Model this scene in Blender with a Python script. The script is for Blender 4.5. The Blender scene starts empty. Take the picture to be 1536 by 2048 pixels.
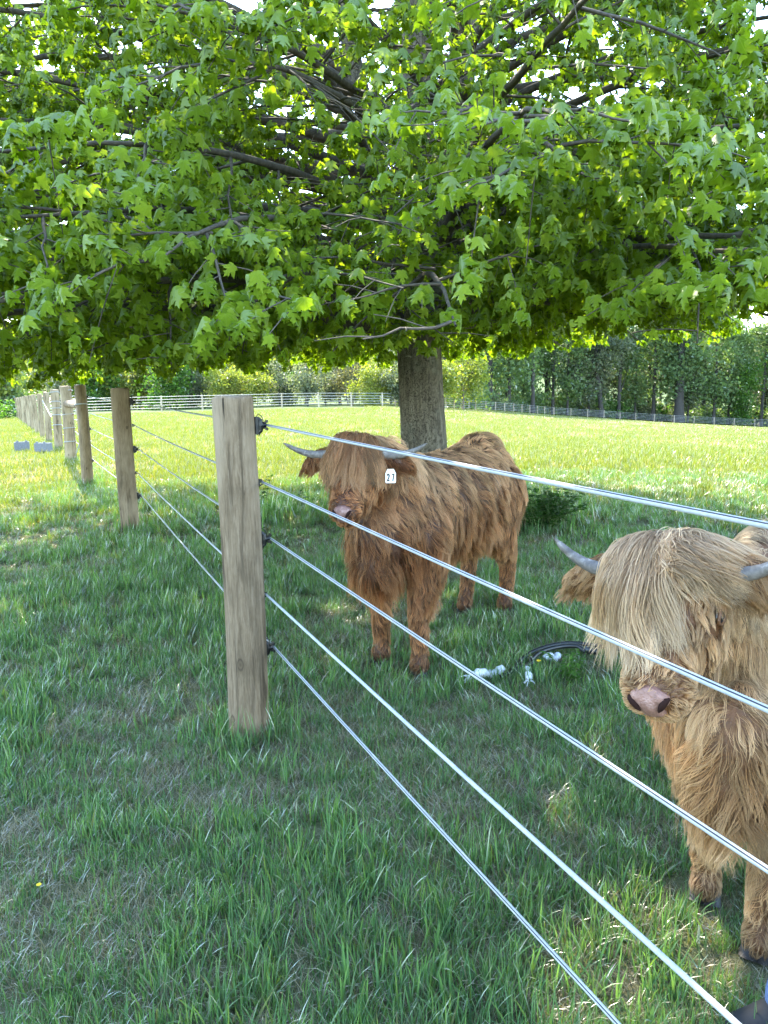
import bpy, bmesh, math, random
import numpy as np
from mathutils import Vector, Matrix, Quaternion
from mathutils.kdtree import KDTree

SC = bpy.context.scene
COL = SC.collection
R = math.radians
rng = np.random.default_rng(7)
random.seed(7)

# ------------------------------------------------------------------ camera
EYE = 1.45
cam_d = bpy.data.cameras.new('camera')
cam = bpy.data.objects.new('camera', cam_d)
COL.objects.link(cam)
cam_d.sensor_fit = 'HORIZONTAL'
cam_d.sensor_width = 36.0
cam_d.lens = 36.1
cam_d.clip_start = 0.05
cam_d.clip_end = 3000
cam.matrix_world = (Matrix.Translation((0, 0, EYE)) @ Matrix.Rotation(R(90 - 9.9), 4, 'X')
                    @ Matrix.Rotation(-0.018, 4, 'Z'))
SC.camera = cam
CAM = cam.matrix_world.copy()
CAMI = CAM.inverted()
FPX = 36.1 / 36.0 * 1536

# ------------------------------------------------------------------ light
SUN_AZ, SUN_EL = R(-20.5), R(42)          # azimuth measured from the view axis (+Y), positive to the right
sun_dir = Vector((math.sin(SUN_AZ) * math.cos(SUN_EL), math.cos(SUN_AZ) * math.cos(SUN_EL), math.sin(SUN_EL)))
w = bpy.data.worlds.new('World')
SC.world = w
w.use_nodes = True
nt = w.node_tree
bg = nt.nodes['Background']
sky = nt.nodes.new('ShaderNodeTexSky')
sky.sky_type = 'NISHITA'
sky.sun_disc = False
sky.sun_elevation = SUN_EL
sky.sun_rotation = SUN_AZ
sky.air_density = 1.0
sky.dust_density = 0.25
sky.ozone_density = 1.6
nt.links.new(sky.outputs[0], bg.inputs[0])
bg.inputs[1].default_value = 0.15
sl = bpy.data.lights.new('sun', 'SUN')
sl.energy = 2.1
sl.angle = R(0.53)
sl.color = (1.0, 0.94, 0.84)
so = bpy.data.objects.new('sun', sl)
COL.objects.link(so)
so.rotation_euler = sun_dir.to_track_quat('Z', 'Y').to_euler()
so.location = (0, 0, 40)

SC.view_settings.view_transform = 'Standard'
SC.view_settings.look = 'None'
SC.view_settings.exposure = 3.42
SC.view_settings.gamma = 1.0
SC.view_settings.use_curve_mapping = False
try:
    SC.view_settings.use_white_balance = True
    SC.view_settings.white_balance_temperature = 7000
    SC.view_settings.white_balance_tint = 8
except Exception as e:
    print('white balance', e)
SC.render.engine = 'CYCLES'
try:
    SC.cycles.use_denoising = True
    SC.cycles.denoiser = 'OPENIMAGEDENOISE'
    SC.cycles.max_bounces = 12
    SC.cycles.diffuse_bounces = 8
    SC.cycles.glossy_bounces = 2
    SC.cycles.transmission_bounces = 8
    SC.cycles.sample_clamp_indirect = 6.0
    SC.cycles_curves.shape = 'RIBBONS'
    SC.cycles_curves.subdivisions = 2
except Exception as e:
    print('cycles settings', e)

# ------------------------------------------------------------------ helpers
def tag(o, label=None, cat=None, group=None, kind=None):
    if label: o['label'] = label
    if cat: o['category'] = cat
    if group: o['group'] = group
    if kind: o['kind'] = kind
    return o

def empty(name, loc=(0, 0, 0), rz=0.0):
    o = bpy.data.objects.new(name, None)
    o.empty_display_size = 0.1
    COL.objects.link(o)
    o.location = loc
    o.rotation_euler = (0, 0, rz)
    return o

def link(name, me, mats=None, parent=None, loc=None, smooth=False):
    o = bpy.data.objects.new(name, me)
    COL.objects.link(o)
    if mats is not None:
        for m in (mats if isinstance(mats, (list, tuple)) else [mats]):
            me.materials.append(m)
    if parent is not None: o.parent = parent
    if loc is not None: o.location = loc
    if smooth and hasattr(me, 'polygons') and len(me.polygons):
        me.polygons.foreach_set('use_smooth', [True] * len(me.polygons))
    return o

def copy_tree(o, parent=None):
    c = o.copy()
    COL.objects.link(c)
    if parent is not None: c.parent = parent
    for ch in list(o.children): copy_tree(ch, c)
    return c

class MB:
    """collects vertices, faces and material indices for one mesh"""
    def __init__(s): s.v, s.f, s.m = [], [], []
    def tube(s, pts, rad, n=8, cap=True, mi=0, stripe=None, squash=1.0, phase=0.0):
        pts = [Vector(p) for p in pts]
        if not hasattr(rad, '__len__'): rad = [rad] * len(pts)
        base = len(s.v)
        up = None
        for i, p in enumerate(pts):
            a = pts[max(i - 1, 0)]; b = pts[min(i + 1, len(pts) - 1)]
            t = (b - a)
            if t.length < 1e-9: t = Vector((0, 0, 1))
            t.normalize()
            if up is None:
                ref = Vector((0, 0, 1)) if abs(t.z) < 0.9 else Vector((1, 0, 0))
                up = (ref - t * ref.dot(t)).normalized()
            else:
                up = (up - t * up.dot(t))
                if up.length < 1e-6: up = t.orthogonal()
                up.normalize()
            sd = t.cross(up)
            for k in range(n):
                an = phase + 2 * math.pi * k / n
                s.v.append(p + (up * math.cos(an) + sd * math.sin(an) * squash) * rad[i])
        for i in range(len(pts) - 1):
            for k in range(n):
                k2 = (k + 1) % n
                s.f.append((base + i * n + k, base + i * n + k2, base + (i + 1) * n + k2, base + (i + 1) * n + k))
                s.m.append(stripe[k] if stripe else mi)
        if cap:
            s.f.append(tuple(base + k for k in range(n))); s.m.append(mi)
            e = base + (len(pts) - 1) * n
            s.f.append(tuple(e + k for k in reversed(range(n)))); s.m.append(mi)
        return s
    def box(s, c, size, rot=None, mi=0):
        base = len(s.v)
        rot = rot or Matrix.Identity(3)
        for sx in (-.5, .5):
            for sy in (-.5, .5):
                for sz in (-.5, .5):
                    s.v.append(Vector(c) + rot @ Vector((sx * size[0], sy * size[1], sz * size[2])))
        for q in ((0, 1, 3, 2), (4, 6, 7, 5), (0, 4, 5, 1), (2, 3, 7, 6), (0, 2, 6, 4), (1, 5, 7, 3)):
            s.f.append(tuple(base + i for i in q)); s.m.append(mi)
        return s
    def ball(s, c, r, nu=10, nv=6, rot=None, mi=0):
        base = len(s.v)
        rr = r if hasattr(r, '__len__') else (r, r, r)
        rot = rot or Matrix.Identity(3)
        for j in range(nv + 1):
            th = math.pi * j / nv
            for i in range(nu):
                ph = 2 * math.pi * i / nu
                s.v.append(Vector(c) + rot @ Vector((rr[0] * math.sin(th) * math.cos(ph), rr[1] * math.sin(th) * math.sin(ph), rr[2] * math.cos(th))))
        for j in range(nv):
            for i in range(nu):
                i2 = (i + 1) % nu
                s.f.append((base + j * nu + i, base + (j + 1) * nu + i, base + (j + 1) * nu + i2, base + j * nu + i2)); s.m.append(mi)
        return s
    def mesh(s, name):
        me = bpy.data.meshes.new(name)
        me.from_pydata([tuple(v) for v in s.v], [], s.f)
        if any(s.m):
            me.polygons.foreach_set('material_index', s.m)
        me.update()
        return me
    def build(s, name, mats, parent=None, smooth=True, loc=None):
        return link(name, s.mesh(name), mats, parent, loc, smooth)

def np_mesh(name, V, F):
    """mesh of equal sided faces from numpy arrays"""
    V = np.asarray(V, np.float32); F = np.asarray(F, np.int32)
    me = bpy.data.meshes.new(name)
    me.vertices.add(len(V)); me.vertices.foreach_set('co', V.ravel())
    k = F.shape[1]
    me.loops.add(F.size); me.loops.foreach_set('vertex_index', F.ravel())
    me.polygons.add(len(F)); me.polygons.foreach_set('loop_start', np.arange(0, F.size, k, dtype=np.int32))
    me.update(calc_edges=True)
    me.validate()
    return me

# ------------------------------------------------------------------ material helpers
def mat(name):
    m = bpy.data.materials.new(name)
    m.use_nodes = True
    t = m.node_tree
    t.nodes.clear()
    out = t.nodes.new('ShaderNodeOutputMaterial')
    return m, t, out

def N(t, typ, **kw):
    n = t.nodes.new(typ)
    for k, v in kw.items():
        if k.startswith('i_'):
            key = k[2:]
            key = int(key) if key.isdigit() else key
            n.inputs[key].default_value = v
        else: setattr(n, k, v)
    return n

def L(t, a, b): t.links.new(a, b)

def ramp(t, fac, stops):
    r = t.nodes.new('ShaderNodeValToRGB')
    e = r.color_ramp.elements
    while len(e) < len(stops): e.new(0.5)
    for el, (p, c) in zip(e, stops):
        el.position = p
        el.color = tuple(c) + (1,) if len(c) == 3 else c
    if fac is not None: L(t, fac, r.inputs[0])
    return r

def noise(t, vec, scale, detail=4.0, rough=0.55, dist=0.0):
    n = N(t, 'ShaderNodeTexNoise')
    n.inputs['Scale'].default_value = scale
    n.inputs['Detail'].default_value = detail
    n.inputs['Roughness'].default_value = rough
    n.inputs['Distortion'].default_value = dist
    if vec is not None: L(t, vec, n.inputs['Vector'])
    return n

def mixc(t, fac, a, b, mode='MIX'):
    n = N(t, 'ShaderNodeMix', data_type='RGBA', blend_type=mode)
    if hasattr(fac, 'links'): L(t, fac, n.inputs[0])
    else: n.inputs[0].default_value = fac
    for k, x in ((6, a), (7, b)):
        if hasattr(x, 'links'): L(t, x, n.inputs[k])
        else: n.inputs[k].default_value = tuple(x) + (1,) if len(x) == 3 else x
    return n.outputs[2]

def bump(t, h, strength=0.5, dist=0.01):
    b = N(t, 'ShaderNodeBump')
    b.inputs['Strength'].default_value = strength
    b.inputs['Distance'].default_value = dist
    L(t, h, b.inputs['Height'])
    return b.outputs[0]

def simple(name, col, rough=0.6, noise_amt=0.0, nscale=20, metal=0.0, spec=None):
    m, t, out = mat(name)
    p = N(t, 'ShaderNodeBsdfPrincipled')
    p.inputs['Roughness'].default_value = rough
    p.inputs['Metallic'].default_value = metal
    if spec is not None: p.inputs['Specular IOR Level'].default_value = spec
    if noise_amt:
        tc = N(t, 'ShaderNodeTexCoord')
        n = noise(t, tc.outputs['Object'], nscale)
        lo = tuple(c * (1 - noise_amt) for c in col); hi = tuple(min(1, c * (1 + noise_amt)) for c in col)
        r = ramp(t, n.outputs[0], [(0.3, lo), (0.7, hi)])
        L(t, r.outputs[0], p.inputs['Base Color'])
        L(t, bump(t, n.outputs[0], 0.3, 0.004), p.inputs['Normal'])
    else:
        p.inputs['Base Color'].default_value = tuple(col) + (1,)
    L(t, p.outputs[0], out.inputs[0])
    return m

def leaf_mat(name, stops, trans, gloss=0.10, attr=None, tw=0.5, rough=0.4, veins=False):
    """thin leaf: diffuse front, light coming through, slight wax sheen; a colour per leaf"""
    m, t, out = mat(name)
    if attr:
        a = N(t, 'ShaderNodeAttribute', attribute_name=attr)
        oi = N(t, 'ShaderNodeObjectInfo')
        ad = N(t, 'ShaderNodeMath', operation='MULTIPLY_ADD'); L(t, oi.outputs['Random'], ad.inputs[0]); ad.inputs[1].default_value = 0.16
        L(t, a.outputs['Fac'], ad.inputs[2])
        fac = ad.outputs[0]
    else:
        oi = N(t, 'ShaderNodeObjectInfo')
        fac = oi.outputs['Random']
    r = ramp(t, fac, stops)
    rc = r.outputs[0]
    vf = None
    if veins:
        # ribs fanning out from the leaf base, read from the blade's own flat coordinates
        va = N(t, 'ShaderNodeAttribute', attribute_name='blade')
        sx = N(t, 'ShaderNodeSeparateXYZ'); L(t, va.outputs['Vector'], sx.inputs[0])
        ab = N(t, 'ShaderNodeMath', operation='ABSOLUTE'); L(t, sx.outputs[0], ab.inputs[0])
        an = N(t, 'ShaderNodeMath', operation='ARCTAN2'); L(t, ab.outputs[0], an.inputs[0]); L(t, sx.outputs[1], an.inputs[1])
        ln = N(t, 'ShaderNodeVectorMath', operation='LENGTH'); L(t, va.outputs['Vector'], ln.inputs[0])
        prev = None
        for k in (0.0, .86, 1.42):
            sb = N(t, 'ShaderNodeMath', operation='SUBTRACT'); L(t, an.outputs[0], sb.inputs[0]); sb.inputs[1].default_value = k
            a2 = N(t, 'ShaderNodeMath', operation='ABSOLUTE'); L(t, sb.outputs[0], a2.inputs[0])
            if prev is None: prev = a2.outputs[0]
            else:
                mn = N(t, 'ShaderNodeMath', operation='MINIMUM'); L(t, prev, mn.inputs[0]); L(t, a2.outputs[0], mn.inputs[1]); prev = mn.outputs[0]
        ds = N(t, 'ShaderNodeMath', operation='MULTIPLY'); L(t, prev, ds.inputs[0]); L(t, ln.outputs['Value'], ds.inputs[1])
        vf = ramp(t, ds.outputs[0], [(0.0, (.40, .40, .40)), (0.022, (0, 0, 0))]).outputs[0]
        wn = noise(t, va.outputs['Vector'], 9, 3, .6)
        rc = mixc(t, .35, rc, ramp(t, wn.outputs[0], [(.3, (.55, .6, .5)), (.7, (1, 1, 1))]).outputs[0], 'MULTIPLY')
        rc = mixc(t, vf, rc, (.22, .30, .08))
    d = N(t, 'ShaderNodeBsdfDiffuse'); L(t, rc, d.inputs[0])
    tr = N(t, 'ShaderNodeBsdfTranslucent')
    L(t, mixc(t, 1.0, rc, trans, 'MULTIPLY'), tr.inputs[0])
    mx = N(t, 'ShaderNodeMixShader'); mx.inputs[0].default_value = tw
    L(t, d.outputs[0], mx.inputs[1]); L(t, tr.outputs[0], mx.inputs[2])
    g = N(t, 'ShaderNodeBsdfGlossy'); g.inputs['Roughness'].default_value = rough
    fr = N(t, 'ShaderNodeFresnel'); fr.inputs[0].default_value = 1.4
    fm = N(t, 'ShaderNodeMath', operation='MULTIPLY'); L(t, fr.outputs[0], fm.inputs[0]); fm.inputs[1].default_value = gloss * 10
    fm.use_clamp = True
    mg = N(t, 'ShaderNodeMixShader'); L(t, fm.outputs[0], mg.inputs[0])
    L(t, mx.outputs[0], mg.inputs[1]); L(t, g.outputs[0], mg.inputs[2])
    L(t, mg.outputs[0], out.inputs[0])
    return m

# ------------------------------------------------------------------ the lie of the land
AZK = np.radians([-180, -90, -35, -5, 0, 6.5, 12.5, 20, 26, 45, 90, 180])
SLK = np.array([.010, .012, .020, .019, .021, .033, .044, .0545, .060, .060, .03, .010])
def terrain(x, y):
    x = np.asarray(x, float); y = np.asarray(y, float)
    r = np.hypot(x, y); az = np.arctan2(x, y)
    s = np.interp(az, AZK, SLK)
    q = np.clip(r - 10, 0, 6)
    g = q * q / 12.0 + np.clip(r - 16, 0, 155)
    z = -s * g
    z = z + np.clip(r - 215, 0, 600) * 0.036
    z = z + 0.012 * np.sin(x * 1.7 + 1.3 * np.sin(y * 0.9)) * np.sin(y * 1.3 + 0.7) * np.clip(1.5 - r / 30, 0.2, 1)
    return z

def tz(x, y): return float(terrain(x, y))

def ray(px, py):
    d = Vector(((px - 768) / FPX, -(py - 1024) / FPX, -1.0))
    return (CAM.to_3x3() @ d)

def gp(px, py):
    """the ground point seen at a place of the photograph"""
    d = ray(px, py); a, b = 0.3, None
    t = 0.3
    for _ in range(4000):
        p = Vector((0, 0, EYE)) + d * t
        if p.z < tz(p.x, p.y):
            b = t; break
        a = t; t *= 1.01
    if b is None: return p
    for _ in range(30):
        c = (a + b) / 2
        p = Vector((0, 0, EYE)) + d * c
        if p.z < tz(p.x, p.y): b = c
        else: a = c
    return Vector((p.x, p.y, tz(p.x, p.y)))

def at(px, py, y):
    """the point seen at a place of the photograph, y metres in front"""
    d = ray(px, py)
    return Vector((0, 0, EYE)) + d * (y / d.y)

def proj(P):
    """numpy points -> photo pixels and depth"""
    P = np.asarray(P, float)
    M = np.array(CAMI)
    c = P @ M[:3, :3].T + M[:3, 3]
    zc = -c[:, 2]
    return 768 + c[:, 0] / zc * FPX, 1024 - c[:, 1] / zc * FPX, zc

# ================================================================== GROUND
def ground_material():
    m, t, out = mat('pasture_soil')
    tc = N(t, 'ShaderNodeTexCoord')
    P = tc.outputs['Object']
    big = noise(t, P, 0.35, 5, 0.6)
    mid = noise(t, P, 3.0, 5, 0.6)
    fine = noise(t, P, 60.0, 4, 0.7)
    green = ramp(t, big.outputs[0], [(0.3, (.06, .115, .03)), (0.7, (.11, .165, .045))])
    straw = ramp(t, fine.outputs[0], [(0.25, (.045, .040, .024)), (0.55, (.15, .13, .085)), (0.85, (.30, .265, .19))])
    mm = ramp(t, mid.outputs[0], [(0.34, (.25, .25, .25)), (0.58, (1, 1, 1))])
    fa = N(t, 'ShaderNodeAttribute', attribute_name='far')
    wf = N(t, 'ShaderNodeMath', operation='MULTIPLY_ADD'); L(t, fa.outputs['Fac'], wf.inputs[0]); wf.inputs[1].default_value = .60; wf.inputs[2].default_value = .38
    wm = N(t, 'ShaderNodeMath', operation='MULTIPLY'); L(t, wf.outputs[0], wm.inputs[0]); L(t, mm.outputs[0], wm.inputs[1])
    mp = N(t, 'ShaderNodeMapping'); mp.inputs['Scale'].default_value = (1, .12, 1); mp.inputs['Rotation'].default_value = (0, 0, .6); L(t, P, mp.inputs[0])
    mp2 = N(t, 'ShaderNodeMapping'); mp2.inputs['Scale'].default_value = (.12, 1, 1); mp2.inputs['Rotation'].default_value = (0, 0, .2); L(t, P, mp2.inputs[0])
    f1 = noise(t, mp.outputs[0], 330, 3, .6, 1.5); f2 = noise(t, mp2.outputs[0], 300, 3, .6, 1.5)
    fm = N(t, 'ShaderNodeMath', operation='MAXIMUM'); L(t, f1.outputs[0], fm.inputs[0]); L(t, f2.outputs[0], fm.inputs[1])
    fib = ramp(t, fm.outputs[0], [(.46, (.035, .028, .018)), (.58, (.13, .11, .07)), (.72, (.26, .225, .155))])
    straw2 = mixc(t, .65, straw.outputs[0], fib.outputs[0])
    near = mixc(t, wm.outputs[0], straw2, green.outputs[0])
    a = N(t, 'ShaderNodeAttribute', attribute_name='hay')
    hay = ramp(t, mid.outputs[0], [(0.3, (.34, .26, .15)), (0.7, (.48, .38, .24))])
    col = mixc(t, a.outputs['Fac'], near, hay.outputs[0])
    p = N(t, 'ShaderNodeBsdfPrincipled'); p.inputs['Roughness'].default_value = 0.95
    p.inputs['Specular IOR Level'].default_value = 0.1
    L(t, col, p.inputs['Base Color'])
    L(t, bump(t, fine.outputs[0], 0.8, 0.02), p.inputs['Normal'])
    L(t, p.outputs[0], out.inputs[0])
    return m

def build_ground():
    rad = np.concatenate([[0.0], np.geomspace(0.3, 900, 190)])
    na = 240
    az = np.linspace(-math.pi, math.pi, na, endpoint=False)
    RR, AA = np.meshgrid(rad[1:], az, indexing='ij')
    X = RR * np.sin(AA); Y = RR * np.cos(AA)
    V = np.stack([X, Y, terrain(X, Y)], -1).reshape(-1, 3)
    V = np.vstack([V, [[0, 0, tz(0, 0)]]])
    nr = len(rad) - 1
    F = []
    for i in range(nr - 1):
        a = i * na + np.arange(na); b = i * na + (np.arange(na) + 1) % na
        F.append(np.stack([a, b, b + na, a + na], 1)[:, ::-1])
    me = np_mesh('ground', V, np.concatenate(F))
    # close the disc at the viewer's feet
    bm = bmesh.new(); bm.from_mesh(me); bm.verts.ensure_lookup_table()
    c = bm.verts[nr * na] if len(bm.verts) > nr * na else bm.verts.new((0, 0, tz(0, 0)))
    bm.verts.ensure_lookup_table()
    for k in range(na): bm.faces.new((bm.verts[(k + 1) % na], bm.verts[k], c))
    bmesh.ops.recalc_face_normals(bm, faces=bm.faces)
    bm.to_mesh(me); bm.free()
    co = np.empty(len(me.vertices) * 3, np.float32); me.vertices.foreach_get('co', co); co = co.reshape(-1, 3)
    r = np.hypot(co[:, 0], co[:, 1]); a = np.degrees(np.arctan2(co[:, 0], co[:, 1]))
    hay = ((r > 200) & (a < -16) & (a > -50)).astype(np.float32)
    at_ = me.attributes.new('hay', 'FLOAT', 'POINT'); at_.data.foreach_set('value', hay)
    fr = np.clip((r - 12) / 33, 0, 1).astype(np.float32)
    at_ = me.attributes.new('far', 'FLOAT', 'POINT'); at_.data.foreach_set('value', fr)
    o = link('ground', me, ground_material(), smooth=True)
    tag(o, kind='structure')
    return o
build_ground()

# ================================================================== NEAR FENCE
def wood_material(name, cols, knots=True):
    m, t, out = mat(name)
    tc = N(t, 'ShaderNodeTexCoord'); oi = N(t, 'ShaderNodeObjectInfo')
    add = N(t, 'ShaderNodeVectorMath', operation='ADD'); L(t, tc.outputs['Object'], add.inputs[0])
    off = N(t, 'ShaderNodeVectorMath', operation='SCALE'); off.inputs[0].default_value = (7.3, 3.1, 5.7); L(t, oi.outputs['Random'], off.inputs['Scale'])
    L(t, off.outputs[0], add.inputs[1])
    mp = N(t, 'ShaderNodeMapping'); mp.inputs['Scale'].default_value = (1, 1, 0.085); L(t, add.outputs[0], mp.inputs[0])
    grain = noise(t, mp.outputs[0], 120, 9, 0.78, 0.5)
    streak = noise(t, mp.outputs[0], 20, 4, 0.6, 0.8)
    mp2 = N(t, 'ShaderNodeMapping'); mp2.inputs['Scale'].default_value = (1, 1, 0.35); L(t, add.outputs[0], mp2.inputs[0])
    blot = noise(t, mp2.outputs[0], 5.0, 5, 0.6)
    dark, midc, lite = cols
    c = ramp(t, grain.outputs[0], [(0.25, dark), (0.5, midc), (0.75, lite)]).outputs[0]
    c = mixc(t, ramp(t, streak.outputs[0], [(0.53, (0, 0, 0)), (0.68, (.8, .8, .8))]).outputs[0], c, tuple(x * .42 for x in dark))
    c = mixc(t, ramp(t, blot.outputs[0], [(0.45, (0, 0, 0)), (0.65, (.75, .75, .75))]).outputs[0], c, tuple(x * 1.1 for x in lite))
    c = mixc(t, ramp(t, blot.outputs[0], [(0.30, (.65, .65, .65)), (0.42, (0, 0, 0))]).outputs[0], c, (.085, .062, .038))
    if knots:
        vmp = N(t, 'ShaderNodeMapping'); vmp.inputs['Scale'].default_value = (1, 1, 0.55); L(t, add.outputs[0], vmp.inputs[0])
        vo = N(t, 'ShaderNodeTexVoronoi'); vo.inputs['Scale'].default_value = 6.5; L(t, vmp.outputs[0], vo.inputs[0])
        kn = ramp(t, vo.outputs['Distance'], [(0.0, (.9, .9, .9)), (0.05, (.7, .7, .7)), (0.07, (.15, .15, .15)), (0.095, (.8, .8, .8)), (0.12, (0, 0, 0))])
        c = mixc(t, kn.outputs[0], c, (.055, .038, .024))
    # fine cracks running with the grain
    mp3 = N(t, 'ShaderNodeMapping'); mp3.inputs['Scale'].default_value = (1, 1, 0.02); L(t, add.outputs[0], mp3.inputs[0])
    cr = noise(t, mp3.outputs[0], 46, 2, 0.4, 0.3)
    crack = ramp(t, cr.outputs[0], [(0.30, (1, 1, 1)), (0.325, (0, 0, 0))])
    c = mixc(t, crack.outputs[0], c, (.03, .024, .017))
    p = N(t, 'ShaderNodeBsdfPrincipled'); p.inputs['Roughness'].default_value = 0.85
    p.inputs['Specular IOR Level'].default_value = 0.2
    L(t, c, p.inputs['Base Color'])
    h = N(t, 'ShaderNodeMath', operation='SUBTRACT'); L(t, grain.outputs[0], h.inputs[0]); L(t, crack.outputs[0], h.inputs[1])
    L(t, bump(t, h.outputs[0], 1.0, 0.006), p.inputs['Normal'])
    L(t, p.outputs[0], out.inputs[0])
    return m

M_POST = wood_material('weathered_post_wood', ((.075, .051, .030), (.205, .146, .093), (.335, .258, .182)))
M_POST2 = wood_material('pale_post_wood', ((.15, .11, .065), (.28, .21, .13), (.40, .315, .21)))
M_WIRE = simple('white_coated_wire', (.36, .38, .40), 0.62, .12, 90, spec=0.35)
M_STRIPE = simple('black_conductor_stripe', (.008, .009, .014), 0.5)
M_BLACK = simple('black_plastic', (.004, .004, .005), 0.4, spec=0.5)
M_GALV = simple('galvanised_wire', (.55, .55, .54), 0.4, metal=0.6)
M_RUST = simple('rusty_crimp', (.30, .13, .05), 0.8, 0.3, 60)

def post_mesh(r, h, seed, sides=28, depth=0.12):
    """round driven post: slightly tapered, out of round, worn rim, checked flat top"""
    rg = np.random.default_rng(seed)
    zs = [-depth, 0.0] + list(np.linspace(0.05, h - 0.03, 12)) + [h - 0.012, h - 0.003, h]
    rr = [r * 1.0, r * 1.0] + list(np.linspace(r * 1.0, r * 0.965, 12)) + [r * 0.955, r * 0.93, r * 0.87]
    ph = rg.uniform(0, 6.28, 4); am = rg.uniform(0.006, 0.02, 4)
    bend = rg.uniform(-.012, .012, 2)
    mb = MB()
    for z, q in zip(zs, rr):
        for k in range(sides):
            a = 2 * math.pi * k / sides
            w_ = 1 + sum(am[j] * math.sin((j + 2) * a + ph[j] + z * (0.6 + j * .4)) for j in range(4))
            u = z / h
            mb.v.append(Vector((q * w_ * math.cos(a) + bend[0] * math.sin(u * 3.1), q * w_ * math.sin(a) + bend[1] * math.sin(u * 3.1), z + (0.004 * math.sin(3 * a + ph[0]) if z > h - .02 else 0))))
    for i in range(len(zs) - 1):
        for k in range(sides):
            k2 = (k + 1) % sides
            mb.f.append((i * sides + k, i * sides + k2, (i + 1) * sides + k2, (i + 1) * sides + k)); mb.m.append(0)
    b = (len(zs) - 1) * sides
    mb.v.append(Vector((0, 0, h + .002))); c = len(mb.v) - 1
    for k in range(sides): mb.f.append((b + k, b + (k + 1) % sides, c)); mb.m.append(0)
    return mb.mesh('post')

def insulator_mesh():
    """black nail-on insulator: base plate against the post, tapering neck, ribbed claw, two wire keepers"""
    mb = MB()
    mb.box((.004, 0, 0), (.014, .030, .085))
    mb.tube([(.008, 0, -.038), (.022, 0, -.026), (.026, 0, 0), (.022, 0, .022), (.008, 0, .038)], [.010, .014, .017, .014, .010], 8)
    mb.tube([(.022, 0, .0), (.040, 0, .001), (.052, 0, .002)], [.016, .011, .013], 8)
    mb.box((.047, 0, .015), (.018, .034, .006)); mb.box((.047, 0, -.014), (.018, .034, .006))
    mb.box((.056, 0, .019), (.007, .03, .012)); mb.box((.056, 0, -.019), (.007, .03, .012))
    mb.tube([(.004, .0, .040), (.016, .0, .056), (.032, .0, .044), (.040, 0, .022)], .0022, 5)
    mb.tube([(.004, .0, -.040), (.014, .0, -.052), (.024, .0, -.036)], .0022, 5)
    return mb.mesh('insulator')
def clip_mesh():
    mb = MB()
    mb.tube([(-.004, .0, .014), (.012, 0, .014), (.024, 0, .006), (.024, 0, -.006), (.012, 0, -.014), (-.004, 0, -.014)], .004, 6)
    mb.box((.003, 0, 0), (.008, .016, .036))
    return mb.mesh('staple')

fence = empty('wire_fence', (0, 0, 0))
tag(fence, 'five strand white wire fence on round wooden posts in front of both shaggy cattle', 'fence')

# posts: base read off the photograph, line carried on behind the viewer and away to the left
P = {}
P[1] = gp(499, 1470)
P[2] = gp(262, 1066)
P[3] = gp(176, 972)
P[4] = gp(143, 925)
P[5] = gp(118, 900)
dirv = Vector((0.945, -2.09, 0)).normalized()
P[0] = P[1] + dirv * 4.65; P[0].z = tz(P[0].x, P[0].y)
far_px = [(100, 880), (92, 870), (84, 860)]
d5 = (Vector((-25.6, 54.5)) - P[5].xy)
nfar = 11
for i in range(nfar):
    q = P[5].xy + d5 * ((i + 1) / nfar)
    P[6 + i] = Vector((q.x, q.y, tz(q.x, q.y)))
heights = {0: 1.39, 1: 1.385, 2: 1.40, 3: 1.44, 4: 1.46, 5: 1.45}
radii = {0: .085, 1: .0825, 2: .088, 3: .080, 4: .105, 5: .098}
lean = {0: (0, 0), 1: (.012, -.006), 2: (.012, .01), 3: (-.004, .0), 4: (0.02, 0), 5: (0.012, 0)}
INS = insulator_mesh(); INS.materials.append(M_BLACK)
CLP = clip_mesh(); CLP.materials.append(M_BLACK)
HW = [1.27, 1.046, .817, .588, .362]
post_objs = {}
far_mesh = [post_mesh(.085, 1.42, 90 + k, 14) for k in range(3)]
for k, fm in enumerate(far_mesh): fm.materials.append(M_POST2)
def along(i):
    a = P.get(i - 1, P[i]); b = P.get(i + 1, P[i])
    return Vector((a.x - b.x, a.y - b.y, 0)).normalized()
def side(i):
    t = along(i)            # pointing to the viewer
    return Vector((-t.y, t.x, 0)).normalized() if i < 0 else Vector((-t.y, t.x, 0)).normalized()
attach = {}
for i in sorted(P):
    if i <= 5:
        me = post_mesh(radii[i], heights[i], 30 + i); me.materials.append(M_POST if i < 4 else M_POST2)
        h, r, ln = heights[i], radii[i], lean[i]
    else:
        me = far_mesh[i % 3]; h, r, ln = 1.42, .085, (random.uniform(-.02, .02), random.uniform(-.02, .02))
    o = link('post', me, None, fence, P[i], smooth=True)
    o.rotation_euler = (ln[1], ln[0], random.uniform(0, 6.28) if i > 5 else i * 1.3)
    post_objs[i] = o
    sd = side(i)
    if sd.x < 0: sd = -sd
    attach[i] = []
    for j, hw in enumerate(HW):
        up = Vector((ln[0], -ln[1], 1))
        c = P[i] + up * hw
        hot = j in (0, 2, 4)
        attach[i].append(c + sd * (r + (.032 if hot else .007)))
        if i <= 3:
            a = link('insulator' if hot else 'staple', INS if hot else CLP, None, o)
            w_m = Matrix.Translation(c + sd * (r - (.014 if hot else .010))) @ Matrix.Rotation(math.atan2(sd.y, sd.x), 4, 'Z') @ Matrix.Scale(.8, 4)
            a.matrix_parent_inverse = Matrix.Identity(4)
            a.matrix_basis = (Matrix.Translation(o.location) @ o.rotation_euler.to_matrix().to_4x4()).inverted() @ w_m

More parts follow.
